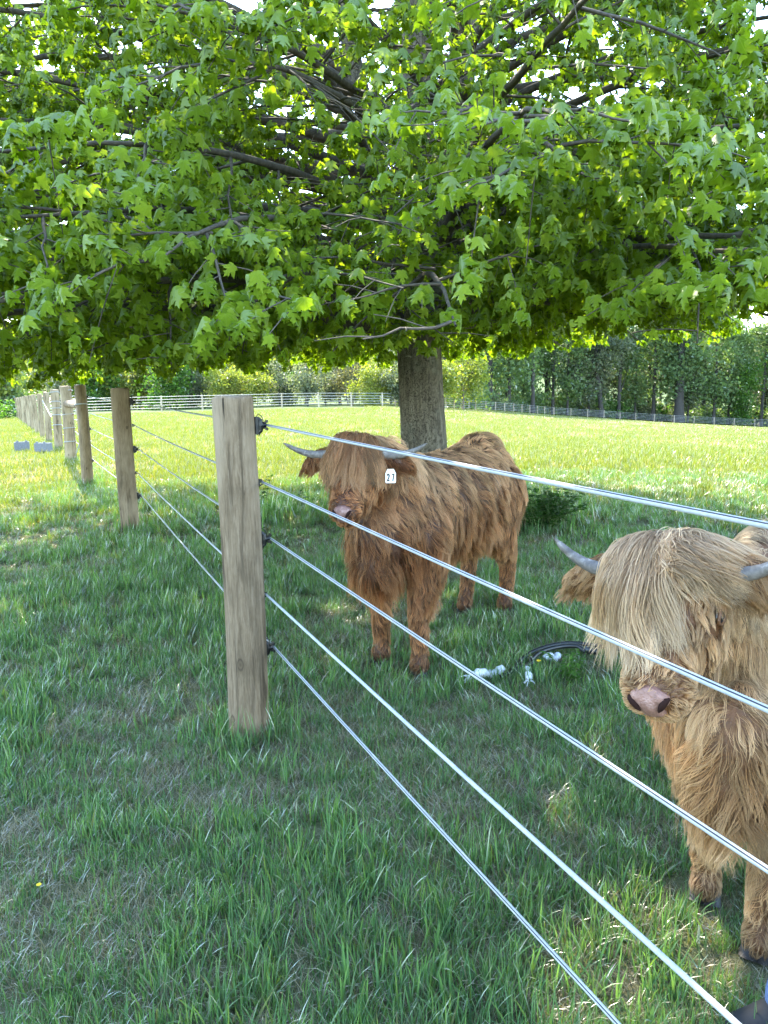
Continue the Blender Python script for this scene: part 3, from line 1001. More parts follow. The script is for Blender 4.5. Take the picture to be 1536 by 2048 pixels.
def skin_material(name, c0, c1):
    m, t, out = mat(name)
    tc = N(t, 'ShaderNodeTexCoord')
    n = noise(t, tc.outputs['Object'], 38, 6, .7)
    c = ramp(t, n.outputs[0], [(.32, tuple(q * .7 for q in c0)), (.5, c0), (.68, c1)])
    v = N(t, 'ShaderNodeTexVoronoi', feature='DISTANCE_TO_EDGE'); v.inputs['Scale'].default_value = 160; L(t, tc.outputs['Object'], v.inputs[0])
    p = N(t, 'ShaderNodeBsdfPrincipled'); p.inputs['Roughness'].default_value = .5
    p.inputs['Subsurface Weight'].default_value = .0
    L(t, c.outputs[0], p.inputs['Base Color']); L(t, bump(t, v.outputs['Distance'], .8, .003), p.inputs['Normal'])
    L(t, p.outputs[0], out.inputs[0]); return m

def remeshed(name, blobs, voxel, smooth=6):
    mb = MB()
    for c, r, rot in blobs: mb.ball(c, r, 20, 12, rot)
    me = mb.mesh(name + '_raw')
    o = bpy.data.objects.new(name + '_raw', me); COL.objects.link(o)
    md = o.modifiers.new('r', 'REMESH'); md.mode = 'VOXEL'; md.voxel_size = voxel; md.use_smooth_shade = True
    ms = o.modifiers.new('s', 'SMOOTH'); ms.factor = .5; ms.iterations = smooth
    dg = bpy.context.evaluated_depsgraph_get(); dg.update()
    res = bpy.data.meshes.new_from_object(o.evaluated_get(dg), depsgraph=dg)
    bpy.data.objects.remove(o); bpy.data.meshes.remove(me)
    res.name = name
    return res

def nrm(v): return v / (np.linalg.norm(v, axis=-1, keepdims=True) + 1e-9)

def sample_surface(me, n, rg, weight=None):
    me.calc_loop_triangles()
    co = np.empty(len(me.vertices) * 3); me.vertices.foreach_get('co', co); co = co.reshape(-1, 3)
    no = np.empty(len(me.vertices) * 3); me.vertices.foreach_get('normal', no); no = no.reshape(-1, 3)
    tr = np.empty(len(me.loop_triangles) * 3, np.int32); me.loop_triangles.foreach_get('vertices', tr); tr = tr.reshape(-1, 3)
    a, b, c = co[tr[:, 0]], co[tr[:, 1]], co[tr[:, 2]]
    ar = np.linalg.norm(np.cross(b - a, c - a), axis=1) * .5
    if weight is not None: ar = ar * weight((a + b + c) / 3)
    t = rg.choice(len(tr), n, p=ar / ar.sum())
    u = np.sqrt(rg.random(n)); v = rg.random(n)
    w0, w1, w2 = 1 - u, u * (1 - v), u * v
    P_ = a[t] * w0[:, None] + b[t] * w1[:, None] + c[t] * w2[:, None]
    Nn = nrm(no[tr[t, 0]] * w0[:, None] + no[tr[t, 1]] * w1[:, None] + no[tr[t, 2]] * w2[:, None])
    return P_, Nn

def nearest(src, q):
    kd = KDTree(len(src))
    for i, p in enumerate(src): kd.insert(p, i)
    kd.balance()
    return np.array([kd.find(p)[1] for p in q])

def push_out(me, pts, gap=.004):
    """lift points that dipped under the hide back above it"""
    from mathutils.bvhtree import BVHTree
    co = [v.co[:] for v in me.vertices]; pf = [tuple(p.vertices) for p in me.polygons]
    bt = BVHTree.FromPolygons(co, pf)
    n, K = pts.shape[:2]
    ks = [2, 4, 6, 8]
    off = np.zeros((n, K, 3))
    fn = bt.find_nearest
    for k in ks:
        P_ = pts[:, k]
        for i in range(n):
            l, nn, ix, d = fn(P_[i])
            q = (P_[i][0] - l[0]) * nn[0] + (P_[i][1] - l[1]) * nn[1] + (P_[i][2] - l[2]) * nn[2]
            g_ = gap + .0012 * k
            if q < g_:
                off[i, k] = (nn[0] * (g_ - q), nn[1] * (g_ - q), nn[2] * (g_ - q))
    for k in (1, 3, 5, 7): off[:, k] = (off[:, k - 1] + off[:, k + 1]) * .5
    return pts + off

def make_curves(name, P3, rad, tint, bleach, m, parent):
    """P3: strands x points x 3, rad: strands x points"""
    n, k = P3.shape[:2]
    cd = bpy.data.hair_curves.new(name)
    cd.add_curves([k] * n)
    cd.points.foreach_set('position', np.ascontiguousarray(P3, np.float32).ravel())
    ra = cd.attributes.get('radius') or cd.attributes.new('radius', 'FLOAT', 'POINT')
    ra.data.foreach_set('value', np.ascontiguousarray(rad, np.float32).ravel())
    a = cd.attributes.new('tint', 'FLOAT', 'CURVE'); a.data.foreach_set('value', np.ascontiguousarray(tint, np.float32))
    a = cd.attributes.new('bleach', 'FLOAT', 'CURVE'); a.data.foreach_set('value', np.ascontiguousarray(bleach, np.float32))
    cd.materials.append(m)
    o = bpy.data.objects.new(name, cd); COL.objects.link(o); o.parent = parent
    return o

def grow(P0, Nn, flow, length, rg, K=9, lift=.25, droop=.8, wave=.010, small=.016, big=.055, att=(.58, .42), wander=.35):
    """strands grown from their roots and gathered into small tufts and then into shaggy locks"""
    n = len(P0)
    def unit_field(num): return rg.normal(0, 1, (num, 3))
    nb_ = max(8, int(n * (small ** 2) / (big ** 2) / 6)); ns_ = max(16, n // 9)
    bi = rg.choice(n, min(nb_, n), replace=False); si = rg.choice(n, min(ns_, n), replace=False)
    own_b = nearest(P0[bi], P0); own_s = nearest(P0[si], P0)
    bw = unit_field(len(bi)) * wander; sw = unit_field(len(si)) * wander * .55
    bl = rg.uniform(.75, 1.2, len(bi))
    tang = flow - Nn * (flow * Nn).sum(1, keepdims=True)
    tang = nrm(tang + 1e-4)
    wv = bw[own_b] + sw[own_s] + unit_field(n) * .10
    wv = wv - Nn * (wv * Nn).sum(1, keepdims=True)
    d0 = nrm(tang + wv + Nn * (lift[:, None] if hasattr(lift, '__len__') else lift))
    Ln = length * bl[own_b] * rg.uniform(.65, 1.12, n)
    g = nrm(flow * .45 + np.array([0, 0, -1.0]) + wv * .8)
    pts = np.empty((n, K, 3)); pts[:, 0] = P0 - Nn * .004
    ph = rg.uniform(0, 6.28, len(si))[own_s]; fr = rg.uniform(4, 9, len(si))[own_s]; am = rg.uniform(.3, 1.3, len(si))[own_s]
    sidev = nrm(np.cross(d0, Nn))
    step = Ln / (K - 1)
    dr = droop if not hasattr(droop, '__len__') else droop[:, None]
    for k in range(1, K):
        s = k / (K - 1)
        dd = nrm(d0 * (1 - s * dr) + g * s * dr)
        pts[:, k] = pts[:, k - 1] + dd * step[:, None]
    S = np.linspace(0, 1, K)[None, :, None]
    sc = np.clip(length / .10, .15, 1.2)[:, None, None]
    pts = pts + sidev[:, None] * (np.sin(S * fr[:, None, None] + ph[:, None, None]) - np.sin(ph)[:, None, None]) * (am[:, None, None] * wave * sc) * S
    # gather: small tufts, then locks
    cs = pts[si][own_s]
    f = att[0] * S ** 1.15
    pts = pts + (cs - P0[si][own_s][:, None] * 0 - pts) * f * np.clip(1 - np.linalg.norm(P0[si][own_s] - P0, axis=1) / .06, 0, 1)[:, None, None]
    cb = pts[bi][own_b]
    f = att[1] * S ** 1.6
    pts = pts + (cb - pts) * f * np.clip(1 - np.linalg.norm(P0[bi][own_b] - P0, axis=1) / .11, 0, 1)[:, None, None]
    tint = np.clip(  .5 + .22 * rg.normal(0, 1, len(bi))[own_b] + .17 * rg.normal(0, 1, len(si))[own_s] + .08 * rg.normal(0, 1, n), 0, 1)
    return pts, tint, Ln

def frame(f, up=Vector((0, 0, 1))):
    x = Vector(f).normalized(); y = up.cross(x).normalized(); z = x.cross(y)
    return Matrix((x, y, z)).transposed()

def make_cow(name, label, front, heading, scale, feet, poll, face_dir, mats, seed, strands, horn, withers=1.0, tags=False, fringe_part=0.0, fringe_len=.285, eye_side=0, nose_cols=None, face_roll=0.0, hair_r=1.0, head_scale=(1, 1, 1)):
    M_FUR, M_FRINGE, M_SKIN, M_NOSE = mats
    rg = np.random.default_rng(seed)
    fx = Vector((heading[0], heading[1], 0)).normalized()
    rz = math.atan2(fx.y, fx.x)
    root = empty(name, (front[0], front[1], tz(*front)), rz)
    tag(root, label, 'cow', 'shaggy long haired cattle under the maple')
    WL = (Matrix.Translation(root.location) @ Matrix.Rotation(rz, 4, 'Z'))
    INV = WL.inverted()
    s = scale
    pl = INV @ Vector(poll)
    H = frame((INV.to_3x3() @ Vector(face_dir)))
    if face_roll: H = H @ Matrix.Rotation(face_roll, 3, 'X')
    H = H @ Matrix.Diagonal(Vector(head_scale))
    blobs, reg = [], []
    def add(c, r, region, rot=None):
        blobs.append((Vector(c), r, rot)); reg.append(region)
    # trunk of the body
    for x, z, ry, rz_ in ((.17, .68, .135, .19), (.10, .70, .17, .23), (0.0, .73, .20, .255), (-.15, .745, .225, .26), (-.32, .74, .235, .262), (-.50, .735, .245, .262), (-.68, .74, .24, .262), (-.80, .765, .232, .255), (-.91, .80, .205, .235), (-.98, .815, .16, .20)):
        add((x * s, 0, z * s), (.16 * s, ry * s, rz_ * s), 'torso')
    add((-.06 * s, 0, .93 * s), (.20 * s, .10 * s, .10 * s), 'torso')
    add((-.93 * s, 0, .97 * s), (.15 * s, .12 * s, .09 * s), 'torso')
    add((.22 * s, 0, .58 * s), (.11 * s, .10 * s, .15 * s), 'torso')
    # legs
    def limb(pts, rads, region):
        for (a, ra), (b, rb) in zip(list(zip(pts, rads))[:-1], list(zip(pts, rads))[1:]):
            a = Vector(a); b = Vector(b); n = max(2, int((b - a).length / .03))
            for k in range(n + 1):
                u = k / n; r = ra + (rb - ra) * u
                add(a.lerp(b, u), (r, r * .92, r * 1.05), region)
    hooves = []
    for nm in ('fl', 'fr', 'rl', 'rr'):
        fxp, fyp = feet[nm]
        sy = 1 if nm[1] == 'l' else -1
        if nm[0] == 'f':
            limb([(-.02 * s, sy * .13 * s, .66 * s), (-.05 * s + fxp * .3, sy * .125 * s, .50 * s), (.015 + fxp * .7, sy * .10 * s * .4 + fyp * .6, .29 * s), (fxp, fyp, .10 * s), (fxp + .015, fyp, .055 * s)],
                 [.120 * s, .092 * s, .046 * s, .036 * s, .043 * s], 'leg')
        else:
            limb([(-.91 * s, sy * .11 * s, .74 * s), (-.83 * s, sy * .14 * s, .55 * s), (-1.06 * s, sy * .12 * s, .36 * s), (fxp - .02, fyp, .11 * s), (fxp + .01, fyp, .055 * s)],
                 [.165 * s, .110 * s, .048 * s, .036 * s, .043 * s], 'leg')
        hooves.append((fxp, fyp))
    # neck
    nb0 = Vector((-.02 * s, 0, .80 * s)); nb1 = pl + H @ Vector((-.045, 0, -.15))
    for k in range(9):
        u = k / 8
        r = (.205 * (1 - u) + .100 * u) * s
        add(nb0.lerp(nb1, u) + Vector((0, 0, .03 * math.sin(u * 3.14))), (r, r * (.86 - .05 * u), r * 1.05), 'neck')
    # head (face axis x, left y, out of the face z)
    hs = 1.0
    def hadd(c, r, region): add(pl + H @ (Vector(c) * hs), tuple(q * hs for q in r), region, H)
    hadd((.0, 0, -.075), (.085, .110, .080), 'head')
    hadd((.07, 0, -.070), (.105, .108, .082), 'head')
    hadd((.13, 0, -.075), (.10, .092, .075), 'head')
    for sy in (1, -1): hadd((.13, sy * .045, -.125), (.105, .048, .075), 'head')
    hadd((.205, 0, -.072), (.09, .064, .060), 'head')
    hadd((.275, 0, -.078), (.062, .066, .054), 'muzzle')
    hadd((.310, 0, -.082), (.032, .061, .044), 'muzzle')
    hadd((.24, 0, -.130), (.09, .046, .040), 'muzzle')
    hadd((.300, 0, -.122), (.040, .042, .032), 'muzzle')
    earbase = {}
    for sy in (1, -1):
        out = H @ Vector((0, sy, 0)); out.z = 0; out.normalize()
        e0 = pl + H @ Vector((.005, sy * .102, -.085)); earbase[sy] = (e0, out)
        for k in range(6):
            u = k / 5
            c = e0 + out * (.135 * u) + Vector((0, 0, -.045 * u * u + .008))
            rr = .022 + .028 * math.sin(math.pi * min(1, u * .8 + .18))
            add(c, (rr * .75, .020, rr), 'ear', frame(out) @ Matrix.Rotation(R(90), 3, 'Z'))
    me = remeshed('body', blobs, .0135)
    body = link('body', me, M_SKIN, root, smooth=True)
    # ---------- region of each root
    C = np.array([b[0][:] for b in blobs]); Rr = np.array([b[1] for b in blobs])
    ROT = np.array([np.array(b[2]) if b[2] is not None else np.eye(3) for b in blobs])
    REG = np.array(reg)
    def region(Pq):
        best = np.full(len(Pq), 1e9); lab = np.zeros(len(Pq), int)
        for i in range(len(C)):
            d = np.linalg.norm(((Pq - C[i]) @ ROT[i]) / Rr[i], axis=1)
            mk = d < best; best[mk] = d[mk]; lab[mk] = i
        return REG[lab]
    Hn = np.array(H); pln = np.array(pl); Hin = np.array(H.inverted())
    def hf(Pq): return (Pq - pln) @ Hin.T
    # denser where the viewer is: camera in local space
    cl = np.array((INV @ Vector((0, 0, EYE)))[:])
    def wgt(c):
        h = hf(c)
        on_head = (np.linalg.norm(h - [.15, 0, -.08], axis=1) < .28)
        return np.where(on_head, 2.4, 1.0) * np.where(c[:, 2] < .45 * s, 1.6, 1.0)
    P0, Nn = sample_surface(me, strands, rg, wgt)
    lab = region(P0)
    h = hf(P0)
    pad = (np.linalg.norm((h - [.335, 0, -.050]) / [.045, .046, .045], axis=1) < 1) & (h[:, 0] * .75 + h[:, 2] * .66 > .205)
    eye = np.zeros(len(P0), bool)
    for sy in (1, -1): eye |= np.linalg.norm(h - [.112, sy * .098, -.072], axis=1) < .036
    hoof = P0[:, 2] < .022
    k_ = ~(pad | eye | hoof)
    P0, Nn, lab, h = P0[k_], Nn[k_], lab[k_], h[k_]
    nloc = len(P0)
    z = P0[:, 2] / s; x = P0[:, 0] / s; y = P0[:, 1]
    isT, isL, isN = lab == 'torso', lab == 'leg', lab == 'neck'
    isH, isM, isE = lab == 'head', lab == 'muzzle', lab == 'ear'
    down = np.array([0, 0, -1.0])
    flow = np.tile(down, (nloc, 1)).astype(float)
    top = np.clip(Nn[:, 2], 0, 1)
    flow[:, 0] -= np.where(isT, .55 + .8 * top, np.where(isN, .35 + .6 * top, .10))
    flow[:, 1] += np.where(isT | isN, np.sign(y) * top * 1.0, 0)
    hx = Hn[:, 0]; hy = Hn[:, 1]
    hdir = hx[None] * (.75) + hy[None] * (np.sign(h[:, 1]) * np.clip(np.abs(h[:, 1]) * 4, 0, .6))[:, None] + down * .45
    flow = np.where((isH)[:, None], hdir, flow)
    flow = np.where((isM)[:, None], -hx[None] * .35 + hy[None] * np.sign(h[:, 1])[:, None] * .8 + down * .4, flow)
    if isE.any():
        for sy in (1, -1):
            mk = isE & (np.sign(h[:, 1]) == sy)
            flow[mk] = np.array(earbase[sy][1]) * 1.0 + down * .8
    ln = np.full(nloc, .11)
    ln = np.where(isT, .115 + .05 * np.clip((.78 - z) / .3, 0, 1) - .035 * top, ln)
    ln = np.where(isL, np.interp(z, [.03, .12, .3, .5, .65], [.028, .044, .070, .10, .12]), ln)
    ln = np.where(isN, np.interp(np.linalg.norm(h, axis=1), [.10, .30], [.055, .13]), ln)
    ln = np.where(isH, np.interp(h[:, 0], [0, .1, .2, .26], [.085, .060, .042, .024]), ln)
    ln = np.where(isH & (h[:, 2] < -.13), .075, ln)
    ln = np.where(isM, np.interp(h[:, 0], [.2, .27, .33], [.034, .017, .011]), ln)
    ln = np.where(isE, .062, ln)
    ln = ln * (.8 + .2 * s)
    lift = np.where(isH | isM, .22, np.where(isE, .12, .30))
    lift = np.where(isL, .18, lift)
    pts, tint, Ln = grow(P0, Nn, flow, ln, rg, K=9, lift=lift, droop=np.where(isM, .2, np.where(isH, .5, .85)), wave=.0075)
    pts = push_out(me, pts)
    bleach = np.clip(np.where(isT | isN, .10 + .85 * np.clip((z - .68) / .34, 0, 1) * np.clip(.5 + Nn[:, 2], 0, 1), np.where(isL, .18, .12)), 0, 1)
    bleach = np.where(isE, 0, bleach)
    bleach = np.clip(bleach + rg.normal(0, .10, nloc), 0, 1)
    tint = np.where(isE, tint * .45, tint)
    # dark pasterns: the tint of the leg fur falls off down to the hooves
    tint = np.where(isL & (z < .17), tint * np.interp(z, [.03, .17], [.0, 1]), tint)
    rad = (np.array([1.0, 1.0, .98, .94, .88, .80, .68, .5, .18]) * .00062 * hair_r)[None] * rg.uniform(.7, 1.25, (nloc, 1))
    fur = make_curves('fur', pts, rad, tint, bleach, M_FUR, root)
    # ---------- forelock: long strands from the poll, draped over the face
    nf = int(strands * .085)
    K = 12
    S = np.linspace(0, 1, K)
    y0 = np.clip(rg.normal(0, .048, nf), -.098, .098)
    x0 = rg.uniform(-.10, .045, nf)
    nl = 54
    lk = rg.integers(0, nl, nf)
    ly = np.linspace(-1, 1, nl) + rg.normal(0, .05, nl)
    y0 = (ly[lk] - fringe_part) * .055 + fringe_part * .05 + rg.normal(0, .011, nf)
    spread = eye_side * .05 * np.clip(ly[lk] * eye_side + .1, 0, 1) + np.sign(ly[lk] - fringe_part) * (np.abs(ly[lk] - fringe_part) ** .9) * (.066 if not eye_side else .085) + rg.normal(0, .025, nl)[lk] + rg.normal(0, .012, nf)
    Lf = (fringe_len - .11 * np.abs(ly[lk]) ** 1.6 - (.190 * np.clip((ly[lk] * eye_side + .02) * 4.0, 0, 1) if eye_side else 0)) * rg.uniform(.58, 1.12, nl)[lk] * rg.uniform(.60, 1.08, nf)
    hgt = rg.uniform(.014, .052, nl)[lk] * rg.uniform(.4, 1.1, nf)
    ph = rg.uniform(0, 6.28, nl)[lk] + rg.normal(0, .35, nf); am = rg.uniform(.006, .022, nl)[lk]
    wob = rg.normal(0, .006, (nf, 1))
    X = x0[:, None] + Lf[:, None] * (S[None] ** 1.12)
    Y = y0[:, None] + spread[:, None] * (S[None] ** .75) + am[:, None] * np.sin(S[None] * rg.uniform(5, 10, nl)[lk][:, None] + ph[:, None]) * S[None] + wob * S[None] * 1.5
    # face surface height under the strand (ellipsoidal skull, falling to the cheeks), plus an arch
    def face_z(xx, yy):
        wdt = np.interp(xx, [-.1, 0, .1, .2, .33], [.105, .122, .118, .088, .078])
        base = np.interp(xx, [-.1, -.05, 0, .1, .2, .33], [-.07, -.01, .012, .016, -.006, -.026])
        q = np.clip(np.abs(yy) / wdt, 0, 1.6)
        return base - .055 * q ** 2.2
    arch = hgt[:, None] * (np.sin(np.clip(S * 1.25, 0, 1) * math.pi) ** .8 * .8 + .28)[None]
    Z = face_z(X, Y) + arch + .006
    pts = np.stack([X, Y, Z], -1)
    pts[:, 0, 2] -= .02
    # tuck each lock together towards its tip
    cen = np.stack([pts[lk == q].mean(0) if (lk == q).any() else np.zeros((K, 3)) for q in range(nl)])
    tuft = rg.integers(0, 7, nf) + lk * 7
    tof = rg.normal(0, .011, (nl * 7, 3)) * np.array([1.5, 1, .7])
    tgt = cen[lk] + tof[tuft][:, None]
    pts = pts + (tgt - pts) * (.68 * S[None, :, None] ** 1.3)
    Wp = pts @ Hn.T + pln
    tn = np.clip(.5 + .24 * rg.normal(0, 1, nl)[lk] + .14 * rg.normal(0, 1, nl * 7)[tuft] + rg.normal(0, .07, nf), 0, 1)
    rd = (np.interp(S, [0, .6, .9, 1], [1, .95, .6, .2]) * .00075 * hair_r)[None] * rg.uniform(.7, 1.3, (nf, 1))
    make_curves('forelock', Wp, rd, tn, np.clip(rg.normal(.35, .2, nf), 0, 1), M_FRINGE, root)
    # ---------- horns
    for sy in (1, -1):
        out = H @ Vector((0, sy, 0)); out.z *= .35; out.normalize()
        fw = H @ Vector((0, 0, 1)); fw.z = 0; fw.normalize()
        b0 = pl + H @ Vector((.0, sy * .070, -.045))
        pts_, rr = [], []
        for k in range(15):
            u = k / 14
            pts_.append(b0 + out * (horn[0] * u) + fw * (horn[2] * u * u) + Vector((0, 0, horn[1] * u ** 2.2 - .022 * math.sin(u * math.pi * .8))))
            rr.append(horn[3] * (1 - .12 * u - .62 * u ** 1.6) * (1 + .045 * math.sin(u * 55) * (1 - u)) if u < .99 else horn[3] * .10)
        MB().tube(pts_, rr, 14).build('horn', M_HORN, root)
    # ---------- nose, eyes, hooves
    NT = H @ Matrix.Rotation(R(-42), 3, 'Y')          # the leathery pad faces forward and up
    nc = pl + H @ Vector((.322, 0, -.050)); NT = NT @ Matrix.Scale(.9, 3)
    def nv(a_, b_, c_): return nc + NT @ Vector((a_, b_, c_))
    nose = link('nose', remeshed('nose', [(nv(.002, 0, -.006), (.022, .028, .034), NT), (nv(-.001, .024, .006), (.022, .019, .022), NT), (nv(-.001, -.024, .006), (.022, .019, .022), NT), (nv(-.008, 0, -.034), (.020, .030, .014), NT), (nv(-.003, 0, .022), (.018, .030, .014), NT)], .005, 4), M_NOSE, root, smooth=True)
    for sy in (1, -1):
        MB().tube([nv(.019, sy * .019, -.022), nv(.0195, sy * .025, -.012), nv(.0175, sy * .032, .0), nv(.012, sy * .039, .008), nv(.004, sy * .044, .010)], [.0015, .0055, .0075, .006, .002], 10).build('nostril', M_NOSTRIL, nose)
    for sy in (1, -1):
        ec = pl + H @ Vector((.112, sy * .101, -.066))
        ey = MB().ball(ec, (.018, .012, .014), 16, 10, H).build('eye', M_EYE, root)
        lid = []
        for k in range(17):
            a = 2 * math.pi * k / 16
            lid.append(ec + H @ Vector((.019 * math.cos(a), sy * (.008 - .004 * abs(math.cos(a))), .0135 * math.sin(a))))
        MB().tube(lid, .0038, 6, cap=False).build('eyelid', M_SKIN, ey)
    for fxp, fyp in hooves:
        mb = MB()
        for q in (-.017, .017):
            mb.tube([(fxp + .004, fyp + q, .065 * s), (fxp + .014, fyp + q, .032), (fxp + .028, fyp + q * 1.1, .002)], [.017, .024, .027], 10)
        mb.build('hoof', M_HOOF, root)
    # ---------- ear tags
    if tags:
        def tag_plate(c, nrm_, upv, w_, h_, m, name_):
            f = Vector(nrm_).normalized(); u = Vector(upv); u = (u - f * u.dot(f)).normalized(); r_ = u.cross(f)
            o2 = MB()
            prof_ = [(-.30, .5), (.30, .5), (.5, .18), (.5, -.42), (.42, -.5), (-.42, -.5), (-.5, -.42), (-.5, .18)]
            nn = len(prof_)
            for d_ in (.0012, -.0012):
                for a_, b_ in prof_: o2.v.append(c + r_ * (a_ * w_) + u * (b_ * h_) + f * d_)
            o2.f = [tuple(range(nn))[::-1], tuple(range(nn, 2 * nn))] + [(k, (k + 1) % nn, nn + (k + 1) % nn, nn + k) for k in range(nn)]
            o2.m = [0] * len(o2.f)
            o2.tube([c + u * (h_ * .36) - f * .004, c + u * (h_ * .36) + f * .005], .006, 10)
            return o2.build(name_, m, root, smooth=False), r_, u, f
        e0, out = earbase[1]
        cam_l = Vector(cl)
        c = e0 + out * .055 + Vector((.02, 0, -.070)); c = c + (cam_l - c).normalized() * .075
        n_ = cam_l - c
        n_.z = .25
        n_ = n_.normalized() + out * .35
        pl_, r_, u, f = tag_plate(c, n_, (0, .06, 1), .046, .059, M_TAGW, 'ear_tag')
        # the number printed on it
        segs = {'2': [((-.5, .6), (-.35, .95)), ((-.35, .95), (.3, .95)), ((.3, .95), (.5, .6)), ((.5, .6), (.35, .1)), ((.35, .1), (-.5, -.9)), ((-.5, -.9), (.55, -.9))],
                '7': [((-.5, .9), (.5, .9)), ((.5, .9), (-.15, -.95))]}
        mbn = MB()
        for ch, ox in (('2', -.0105), ('7', .0105)):
            for a_, b_ in segs[ch]:
                pa = c + r_ * (ox + a_[0] * .0075) + u * (-.006 + a_[1] * .0145) + f * .0016
                pb = c + r_ * (ox + b_[0] * .0075) + u * (-.006 + b_[1] * .0145) + f * .0016
                d_ = (pb - pa).normalized(); s_ = d_.cross(f) * .0029
                b0 = len(mbn.v)
                mbn.v += [pa - d_ * .0018 + s_, pa - d_ * .0018 - s_, pb + d_ * .0018 - s_, pb + d_ * .0018 + s_]
                mbn.f.append((b0, b0 + 1, b0 + 2, b0 + 3)); mbn.m.append(0)
        mbn.build('number', M_INK, pl_, smooth=False)
        e0, out = earbase[-1]
        c = e0 + out * .045 + Vector((.025, 0, -.065))
        n_ = cam_l - c; n_.z = .1
        o3 = tag_plate(c, n_.normalized() + out * .5, (0, 0, 1), .040, .048, M_TAGY, 'ear_tag')[0]
        o3['label'] = 'plain yellow ear tag'
    return root, H, pl

FUR1 = fur_material('red_brown_fur', (.060, .017, .005), (.235, .075, .024), (.385, .152, .056), (.50, .29, .15))
FRG1 = fur_material('red_brown_forelock', (.060, .019, .007), (.215, .080, .029), (.36, .165, .068), (.44, .25, .125))
FUR2 = fur_material('golden_fur', (.115, .043, .015), (.37, .172, .066), (.55, .31, .145), (.58, .41, .245))
FRG2 = fur_material('pale_blond_forelock', (.13, .058, .023), (.37, .202, .098), (.57, .37, .205), (.63, .455, .285))
SK1 = skin_material('brown_hide', (.065, .022, .009), (.10, .035, .014))
SK2 = skin_material('tan_hide', (.13, .052, .018), (.18, .075, .027))
NO1 = skin_material('brown_pink_nose', (.20, .095, .075), (.34, .205, .18))
NO2 = skin_material('pink_nose', (.26, .130, .098), (.35, .20, .16))

def to_local(front, heading, pts):
    f = Vector(heading).normalized(); l = Vector((-f.y, f.x))
    return {k: ((Vector(p) - Vector(front)).dot(f), (Vector(p) - Vector(front)).dot(l)) for k, p in pts.items()}

F1 = (.073, 3.695); HD1 = (-.511, -.859)
feet1 = to_local(F1, HD1, {'fr': (-.0217, 3.78), 'fl': (.168, 3.611), 'rr': (.494, 4.62), 'rl': (.740, 4.60)})
cow1 = make_cow('highland_cow', 'reddish brown shaggy cow with numbered white ear tag, standing in front of the maple trunk', F1, HD1, 1.055, feet1,
                (-.124, 3.30, 1.166), (-.06, -.25, -.245), (FUR1, FRG1, SK1, NO1), 5, 62000, (.250, .055, .03, .023), tags=True, fringe_part=0.1, hair_r=1.35, fringe_len=.275)
F2 = (.898, 1.835); HD2 = (-.50, -.86)
feet2 = to_local(F2, HD2, {'fr': (.8795, 1.9366), 'fl': (.925, 1.72), 'rr': (1.38, 2.83), 'rl': (1.66, 2.70)})
cow2 = make_cow('highland_cow', 'golden shaggy cow with a pale blond forelock, its face pushed close to the fence wires', F2, HD2, .885, feet2,
                (.588, 1.60, 1.060), (-.098, -.185, -.262), (FUR2, FRG2, SK2, NO2), 11, 95000, (.185, .072, .02, .0215), fringe_part=.0, hair_r=.95, fringe_len=.325, eye_side=1, face_roll=.26, head_scale=(.915, 1.07, 1.0))

# ================================================================== GRASS
M_GRASS = leaf_mat('grass_blade', [(0.0, (.052, .120, .050)), (0.30, (.086, .185, .074)), (0.55, (.124, .235, .082)), (0.68, (.14, .22, .055)), (0.76, (.15, .13, .075)), (0.9, (.20, .175, .11)), (1.0, (.25, .22, .15))], (1.6, 1.55, .55), gloss=0.030, attr='tint', tw=.42, rough=.38)

def clump(seed, n, hmin, hmax, width, spread, lean, straw=0.0, flat=False, seg=4):
    rg = np.random.default_rng(seed)
    V, F, T = [], [], []
    for b in range(n):
        st = rg.random() < straw
        h = rg.uniform(hmin, hmax); w_ = width * rg.uniform(.6, 1.3)
        a = rg.uniform(0, 6.2832); r = spread * math.sqrt(rg.random())
        p = np.array([r * math.cos(rg.uniform(0, 6.28)), r * math.sin(rg.uniform(0, 6.28)), -.01])
        az = a; ln = abs(rg.normal(0, lean)) + .08
        if flat or st: ln = rg.uniform(.7, 1.35)
        d = np.array([math.cos(az), math.sin(az)])
        tw = az + math.pi / 2 + rg.normal(0, .5)
        sd = np.array([math.cos(tw), math.sin(tw), 0])
        base = len(V); th = ln * .45; bend = rg.uniform(.5, 1.7) * ln
        q = p.copy()
        tint = rg.uniform(.70, .95) if st else np.clip(rg.normal(.33, .15), 0, .62)
        for k in range(seg + 1):
            u = k / seg
            ww = w_ * (1 - u ** 2.2) * .5 + .0002
            if k < seg:
                V += [q - sd * ww, q + sd * ww]; T += [tint, tint]
            else:
                V += [q]; T += [min(tint + .06, 1)]
            a2 = min(th + bend * u, 2.0)
            stp = h / seg
            q = q + np.array([d[0] * math.sin(a2), d[1] * math.sin(a2), math.cos(a2)]) * stp
            if q[2] < .004: q[2] = .004 + .006 * rg.random()
        for k in range(seg - 1):
            i = base + 2 * k
            F.append((i, i + 1, i + 3, i + 2))
        i = base + 2 * (seg - 1)
        F.append((i, i + 1, i + 2))
    me = bpy.data.meshes.new('grass_clump'); me.from_pydata([tuple(v) for v in V], [], F); me.update()
    me.polygons.foreach_set('use_smooth', [True] * len(me.polygons))
    at_ = me.attributes.new('tint', 'FLOAT', 'POINT'); at_.data.foreach_set('value', np.array(T, np.float32))
    me.materials.append(M_GRASS)
    return me

